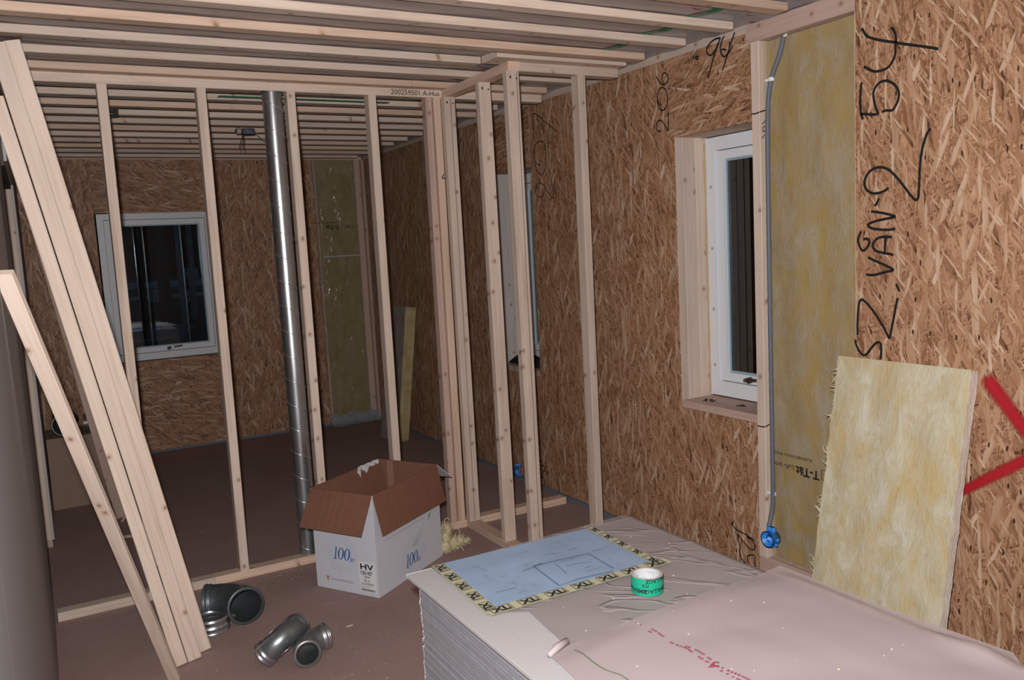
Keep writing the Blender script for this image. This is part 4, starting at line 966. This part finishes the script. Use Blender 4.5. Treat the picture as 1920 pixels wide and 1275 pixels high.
def wrap_text(body, size, r, z, a0, flip, mat, parent, inside=False):
    me = text_mesh(body, size, .0004, 'CENTER', 0, 2); bm = bmesh.new(); bm.from_mesh(me)
    for k in range(-40, 41): bmesh.ops.bisect_plane(bm, geom=bm.verts[:] + bm.edges[:] + bm.faces[:], plane_co=(k * .004, 0, 0), plane_no=(1, 0, 0))
    for v in bm.verts:
        x, y = (-v.co.x, -v.co.y) if flip else (v.co.x, v.co.y)
        a = a0 + (x if not inside else -x) / r; v.co = RC + X_ * r * math.cos(a) + Y_ * r * math.sin(a) + Z_ * (z + y)
    bm.to_mesh(me); bm.free(); me.materials.clear(); me.materials.append(mat); me.name = 'printed_text'; return link('printed_text', me, parent)
for a, z in ((-1.55, .020), (-1.35, .050), (-3.3, .020), (.25, .02)): wrap_text('EMBALLAGE', .017, RO + .0006, z, a, True, M['ink'], rl)
wrap_text('ITX', .013, RO + .0006, .036, -2.35, True, M['ink'], rl); wrap_text('STICK', .0075, RI - .0006, .030, 1.9, False, M['grey_ink'], rl, True); wrap_text('STICK', .0075, RI - .0006, .018, 1.2, False, M['grey_ink'], rl, True); wrap_text('STICK', .0075, RI - .0006, .036, .6, False, M['grey_ink'], rl, True)

# crumbs on the film
cb2 = MB()
for k in range(45):
    x = random.uniform(1.12, 1.80); y = random.uniform(.9, 2.3); s_ = random.uniform(.0006, .0016); z = SH + (wr2(x, y) if y < 1.74 else drape(x, y)) + .001
    cb2.box(x - s_, x + s_, y - s_ * random.uniform(.5, 2.2), y + s_, z, z + s_)
tag(cb2.build('crumbs', M['chip']), 'pale wood crumbs scattered over the plastic film on the stack', 'debris', kind='stuff')

# ================================================================ INSULATION BATTS
def batt(label, y0, y1, zt, xt, zb, xb, th, mats, group=None, amp=.010, seed=0, ny=22, nz=46, dxy=0):
    """a soft slab leaning on the right wall: front face from (xb, zb) up to (xt, zt)"""
    d = Vector((xt - xb, 0, zt - zb)).normalized(); nrm = Vector((-d.z, 0, d.x)); o = empty('insulation_batt', ((xb + .05), (y0 + y1) / 2, 0), label=label, cat='insulation', group=group)
    L = math.hypot(xt - xb, zt - zb)
    def P(i, j, s):
        y = y0 + (y1 - y0) * i / ny; h = L * j / nz
        w = amp * noise.noise(Vector((y * 9 + seed, h * 5, 2 + s))) + amp * .45 * noise.noise(Vector((y * 30, h * 21 + seed, 4 + s)))
        e = amp * .7 * noise.noise(Vector((h * 16, seed + s * .0, y0 + i))) if i in (0, ny) else 0
        q = Vector((xb + dxy * (y - y0), y + e, zb)) + d * h + nrm * (w * (0 if i in (0, ny) or j in (0, nz) else 1)); return q - nrm * (th * s)
    mb = MB()
    for s in (0, 1):
        b = len(mb.v)
        for j in range(nz + 1):
            for i in range(ny + 1): mb.v.append(tuple(P(i, j, s)))
        if s == 0:
            for j in range(nz):
                for i in range(ny): a = b + j * (ny + 1) + i; mb.f.append((a, a + ny + 1, a + ny + 2, a + 1)); mb.mi.append(0)
    slab = mb.build('slab', mats[0], o, True)
    eb = MB(); n1_ = (ny + 1); rim = [(i, 0) for i in range(ny + 1)] + [(ny, j) for j in range(1, nz + 1)] + [(i, nz) for i in range(ny - 1, -1, -1)] + [(0, j) for j in range(nz - 1, 0, -1)]
    eb.rings([[P(i, j, s) + Vector((0, 0, 0)) for i, j in rim] for s in (0, .33, .66, 1)], flip=True)
    back = [P(i, j, 1) for i, j in ((0, 0), (ny, 0), (ny, nz), (0, nz))]; eb.add(back, [(0, 1, 2, 3)])
    eb.build('slab_edge', mats[1], o, True); return o, P
bo, BP = batt('pale yellow glass wool slab leaning on the strand board, at right behind the stack', 1.775, 2.345, 1.168, 2.868, .012, 2.648, .042, (M['wool'], M['wool_edge']))
tf_ = MB()
for k in range(70):
    j = random.choice((43, 42, 40, 36, 30, 29, 22, 21, 12, 11, 8)) + random.uniform(-1, 1); p = BP(22, min(46, max(0, j)), random.uniform(0, .7))
    L = random.uniform(.010, .045); a = random.uniform(-.9, .5); c = random.uniform(-.8, .8); pts = [p + Vector((random.uniform(-.004, .01) * t, math.cos(a + c * t) * L * t, math.sin(a + c * t) * L * t)) for t in (0, .35, .7, 1)]
    tf_.tube(pts, [.0035, .003, .002, .0008], 5)
tf_.build('loose_fibres', M['wool_fibre'], bo, True)
for k in range(3):
    batt(('grey-faced batt standing outermost of the leaning batts in the far corner of the back room', 'middle one of the three batts leaning in the far corner of the back room', 'batt against the strand board, innermost of the three in the far corner')[k],
         6.86 + k * .012, 7.19 + k * .01, 1.20 - k * .006, 2.800 + k * .0375, .004, 2.645 + k * .0375, .034, (M['wool_face'] if k == 0 else M['wool_batt'], M['wool_batt']), 'batts leaning in the far corner', amp=.003, seed=k * 3.3, ny=8, nz=30, dxy=-.12 if k == 0 else -.12)

tu = MB(); random.seed(21)
TY = 4.165
for (cx, cz, r, sx_) in ((1.842, .040, .040, 1.0), (1.848, .090, .036, .8), (1.862, .135, .026, .7), (1.895, .048, .036, 1.0), (1.935, .052, .024, 1.2), (1.972, .045, .014, 1.5)):
    R = []
    for i in range(9):
        ph = -PI / 2 + PI * i / 8
        R.append([Vector((cx + r * .8 * sx_ * math.cos(ph) * math.cos(a) * (1 + .35 * noise.noise(Vector((a * 2.2, ph * 3, cx * 40)))), TY + r * .6 * math.cos(ph) * math.sin(a), max(.002, cz + r * .85 * math.sin(ph) * (1 + .3 * noise.noise(Vector((a, ph * 2, cx * 70))))))) for a in [2 * PI * q / 14 for q in range(14)]])
    tu.rings(R)
    for k in range(int(230 * (r / .036) ** 1.5)):
        d = Vector((random.gauss(0, 1), random.gauss(0, .8), random.gauss(.1, 1))).normalized()
        p = Vector((cx, TY, cz)) + Vector((d.x * r * .75 * sx_, d.y * r * .55, d.z * r * .8)); t1 = Vector((random.gauss(0, 1), random.gauss(0, 1), random.gauss(0, 1))); t1 = (t1 - d * t1.dot(d) * .8).normalized()
        L = random.uniform(.012, .034); pts = [p, p + t1 * L * .4 + d * .003, p + t1 * L * .75 + d * random.uniform(.002, .010), p + t1 * L + d * random.uniform(-.002, .018)]
        pts = [Vector((q.x, q.y, max(.002, q.z))) for q in pts]; tu.tube(pts, [.0016, .0015, .0011, .0005], 3, False)
for pts in ([(1.855, TY, .15), (1.846, TY, .185), (1.862, TY, .200), (1.878, TY, .180)], [(1.835, TY, .11), (1.826, TY, .145), (1.838, TY, .165), (1.852, TY, .15)], [(1.93, TY, .06), (1.938, TY, .095), (1.930, TY, .120)], [(1.90, TY - .02, .02), (1.925, TY - .03, .025), (1.935, TY - .04, .004)], [(1.97, TY, .05), (1.99, TY, .052), (2.004, TY, .040)]):
    tu.tube(smooth_path(pts, 4), .0024, 5)
tag(tu.build('insulation_tuft', M['wool_fibre'], None, True), 'loose fluffy tuft of yellow insulation on the floor, right of the white carton', 'insulation')

# ================================================================ ELECTRICS
cd = empty('conduit', (W + .01, 2.772, .3), label='grey corrugated cable conduit clipped down the stud in the open wall bay', cat='conduit')
cm_ = MB(); xs_ = W + .012; path = [(xs_ + .012, 2.685, 2.535), (xs_ + .006, 2.700, 2.47), (xs_, 2.745, 2.37), (xs_ - .002, 2.768, 2.24), (xs_ - .002, 2.775, 1.9), (xs_, 2.778, 1.3), (xs_, 2.778, .7), (xs_ - .010, 2.772, .42), (W - .033, 2.766, .315)]
P_ = smooth_path(path, 24); cm_.tube(P_, [.0100 + (.0009 if i % 2 else 0) for i in range(len(P_))], 12); cm_.build('conduit_pipe', M['conduit'], cd, True)
for z, y in ((2.365, 2.747), (.462, 2.776)):
    mb = MB(); mb.rings([ring_pts(Vector((xs_, y, z + q)), X_, Y_, .0135, 16) for q in (-.008, .008)], True, True, True); mb.box(xs_ - .004, xs_ + .010, y + .008, y + .034, z - .006, z + .006); mb.build('clip', M['clip'], cd)
tp_ = MB(); tp_.tube([(xs_ + .012, 2.683, 2.535), (xs_ + .010, 2.668, 2.540)], .006, 8); tp_.build('cable_end', M['clip'], cd)

def junction_box(label, c, out, up2, parent_name='junction_box'):
    c = Vector(c); o = Vector(out).normalized(); u = Vector((0, 0, 1)); s = o.cross(u).normalized(); root = empty(parent_name, tuple(c), label=label, cat='socket box')
    mb = MB(); mb.rings([ring_pts(c + o * q, s, u, r, 28) for q, r in ((-.050, .0), (-.050, .034), (-.004, .036), (0, .0385), (.002, .0385), (.002, .0345), (-.044, .031), (-.046, .0))]); mb.build('body', M['blue_plastic'], root, True)
    rim = MB(); rim.rings([ring_pts(c + o * q, s, u, r, 28) for q, r in ((.0018, .0392), (.0035, .0392), (.0035, .0345), (.0018, .0345))]); rim.build('rim', M['navy'], root, True)
    for k in range(8):
        a = 2 * PI * k / 8; d = s * math.cos(a) + u * math.sin(a); q = c - o * .026
        if abs(a - PI / 2) < .1 or k in (1, 3):
            sp = MB(); p0 = q + s * (.034 * math.cos(a) * .55) + u * .026
            sp.tube([p0, p0 + u * .030], [.0115, .0115], 14); sp.build('spout', M['blue_plastic'], root, True)
        else:
            kb = MB(); kb.tube([q + d * .030, q + d * .044], [.010, .009], 10); kb.build('knockout', M['blue_plastic'], root, True)
    ins = MB(); ins.tube([c - o * .04 + s * .01, c - o * .02 + s * .014 + u * .012, c - o * .012 + u * .02], .003, 6); ins.build('wire', M['navy'], root); return root
junction_box('blue socket box at the foot of the grey conduit, in the open wall bay', (W - .060, 2.748, .262), (-1, -.04, .02), 0)
junction_box('blue socket box low on the far wall, seen between the closet studs', (W - .016, 5.165, .062), (-.45, -.89, 0), 0)

cbx = empty('ceiling_box', (1.387, 6.13, ZB), label='small grey round ceiling box with loose wires hanging from the back room battens', cat='light box')
mb = MB(); zc = ZB - .038; mb.rings([ring_pts(Vector((1.405, 6.13, z)), X_, Y_, r, 24) for z, r in ((zc, 0), (zc, .046), (zc + .004, .050), (zc + .022, .050), (zc + .024, .045), (zc + .037, .045))]); mb.build('cup', M['conduit'], cbx, True)
mb = MB(); mb.tube([(1.325, 6.12, zc + .020), (1.352, 6.12, zc + .020)], .022, 14); mb.build('plug', M['wood_rose'], cbx); mb = MB(); mb.tube([(1.322, 6.105, zc + .018), (1.324, 6.115, zc + .018)], .013, 12); mb.build('plug_hole', M['rubber'], cbx)
for k, pts in enumerate(([(1.36, 6.10, zc + .005), (1.35, 6.08, zc - .03), (1.33, 6.06, zc - .075), (1.318, 6.05, zc - .115)], [(1.365, 6.10, zc + .005), (1.362, 6.08, zc - .04), (1.352, 6.06, zc - .08), (1.345, 6.04, zc - .12)], [(1.45, 6.11, zc + .01), (1.48, 6.09, zc - .03), (1.52, 6.07, zc - .055), (1.58, 6.05, zc - .062)])):
    mb = MB(); mb.tube(smooth_path(pts, 4), .0028, 5); mb.build('wire', M['bronze'] if k < 2 else M['gyp_edge'], cbx)
st_ = empty('duct_stub', (.52, 5.68, ZB), label='shiny pipe stub poking down between the ceiling battens of the back room', cat='pipe')
mb = MB(); sc_ = Vector((.488, 5.62, 0)); mb.rings([ring_pts(Vector((sc_.x, sc_.y, z)), X_, Y_, r, 28) for z, r in ((ZB + .03, .05), (ZB - .006, .05), (ZB - .010, .054), (ZB - .016, .054), (ZB - .016, .048), (ZB + .03, .047))]); mb.build('collar', M['galv'], st_, True)
mb = MB(); mb.rings([ring_pts(Vector((sc_.x, sc_.y, ZB - .006)), X_, Y_, r, 28) for r in (.047, .001)]); mb.build('blanking_cap', M['rubber'], st_)

# black cloth bag on the sill of the second window
bg = MB(); R = []
for i in range(9):
    t = i / 8; y = 4.93 + .42 * t; r = .045 * math.sin(PI * min(1, max(.02, t))) ** .5 + .012
    R.append([Vector((3.02 + .055 * math.cos(a), y, .834 + max(0, (r * (1 + .3 * noise.noise(Vector((t * 4, a, 1))))) * (math.sin(a) + .25)))) for a in [2 * PI * j / 12 for j in range(12)]])
bg.rings(R, True, True, True); tag(bg.build('cloth_bag', M['bag'], None, True), 'crumpled black bag lying on the sill of the second side window', 'bag')

# floor litter
lt = MB(); random.seed(5)
for k in range(900):
    z_ = random.random()
    if z_ < .55: x = random.uniform(.45, 1.8); y = random.uniform(3.0, 4.48)
    elif z_ < .75: x = random.gauss(1.0, .18); y = YP - .03 - abs(random.gauss(0, .07))
    else: x = random.uniform(.2, 2.8); y = random.uniform(4.6, 6.5)
    s_ = random.uniform(.0005, .0013) * (1 if random.random() < .97 else 2.0); l = s_ * random.uniform(1, 2.5)
    lt.box(x - l, x + l, y - s_, y + s_, 0, s_ * .9)
tag(lt.build('sawdust_litter', M['saw']), 'sawdust and pale wood crumbs strewn over the brown floor', 'debris', kind='stuff')
o = board('wood_splinter', (1.075, 3.60, .002), (1.107, 3.604, .002), .004, .003, (0, 1, 0), M['chip']); tag(o, 'single pale splinter on the bare floor between the carton and the small bends', 'splinter')

for o in bpy.data.objects:
    if o.parent is not None and o.name.split('.')[0] in ('loose_fibres', 'bar_code', 'drawn_lines', 'red_print', 'printed_burst', 'faded_print', 'pencil_marks', 'printed_marks', 'tape_print', 'shrinkage_crack', 'crease', 'weld_seam'): o['kind'] = 'stuff'
# ================================================================ OUTSIDE, AT DUSK
gd = MB(); gd.box(-120, 160, 8.5, 260, -.62, -.50); struct(gd.build('ground', M['ground'])); gd = MB(); gd.box(3.4, 120, -60, 8.5, -.62, -.50); struct(gd.build('ground', M['ground']))
rd = MB(); rd.box(-60, 120, 78, 104, -.50, -.47); struct(rd.build('road', M['road'])); rd = MB(); rd.box(-60, 120, 55, 60, -.50, -.485); struct(rd.build('road', M['road']))
gv = MB(); n = 22; gv.rings([[Vector((2.9 + 1.5 * math.cos(a) * (1 + .2 * math.sin(3 * a)), 29.0 + 3.6 * math.sin(a), z)) for a in [2 * PI * k / n for k in range(n)]] for z in (-.50, -.47)], True, True, True); struct(gv.build('gravel_path', M['gravel']))
random.seed(11)
def tree(x, y, h, r, crown, label, bark='bark'):
    root = empty('tree', (x, y, -.5), label=label, cat='tree', group='trees outside the windows')
    mb = MB(); mb.tube([(x + .15 * noise.noise(Vector((x, t * 2, 0))), y, -.5 + h * t) for t in (0, .15, .3, .5, .7, 1)], [r * 1.3, r, r * .9, r * .75, r * .55, r * .15], 9); mb.build('trunk', M[bark], root, True)
    if crown:
        cb3 = MB()
        for k in range(120):
            t = random.uniform(crown, 1); a = random.uniform(0, 2 * PI); L = (1 - t) * h * .34 + .4; p = Vector((x, y, -.5 + h * t))
            d = Vector((math.cos(a), math.sin(a), -.25)); s_ = Vector((-math.sin(a), math.cos(a), 0)) * L * .22
            cb3.add([p, p + d * L * .6 + s_, p + d * L, p + d * L * .6 - s_], [(0, 1, 2, 3)])
        cb3.build('branches', M['leaf'], root)
tree(2.62, 26, 13, .09, .5, 'slim dark tree added in place of a stud reflection, leftmost in the back window view')  # added trunk, stands in for a stud reflected in the pane
tree(4.26, 34, 14, .20, .5, 'thickest dark tree trunk, in the middle of the view through the back window')
tree(4.33, 30, 12, .10, .55, 'pale birch trunk at right in the back window view, left one of two', 'birch')
tree(5.04, 33, 12, .10, .55, 'pale birch trunk rightmost in the view through the back window', 'birch')
fw = MB()
for k in range(140):
    x = -60 + k * 1.6 + random.uniform(-.5, .5); h = random.uniform(12, 22); y = 125 + random.uniform(-6, 6)
    fw.add([(x - 2.2, y, -.5), (x + 2.2, y + 1, -.5), (x + random.uniform(-.4, .4), y, h)], [(0, 1, 2)]); fw.add([(x, y - 2.2, -.5), (x, y + 2.2, -.5), (x, y, h)], [(0, 1, 2)])
tag(fw.build('forest', M['leaf']), 'dark distant forest seen through the back window', 'forest', kind='stuff')
for x, y, z, lb in ((6.53, 44, 1.06, 'grey postbox high at right in the back window view, left one of two'), (7.14, 46, 1.02, 'grey postbox high at right in the back window view, right one of two'),
                (4.145, 36.5, .34, 'pale blue box standing low beside the road, seen in the middle of the back window'), (5.43, 37.5, .22, 'small pale blue box standing low beside the road, at right in the back window')):
    r_ = empty('postbox', (x, y, -.5), label=lb, cat='postbox', group='boxes along the road outside')
    box('post', x - .05, x + .05, y - .05, y + .05, -.5, z - .25, M['bark'], r_); box('mail_bin', x - .20, x + .20, y - .2, y + .2, z - .25, z + .22, M['postbox'], r_); box('lid', x - .23, x + .23, y - .23, y + .23, z + .22, z + .27, M['postbox'], r_)
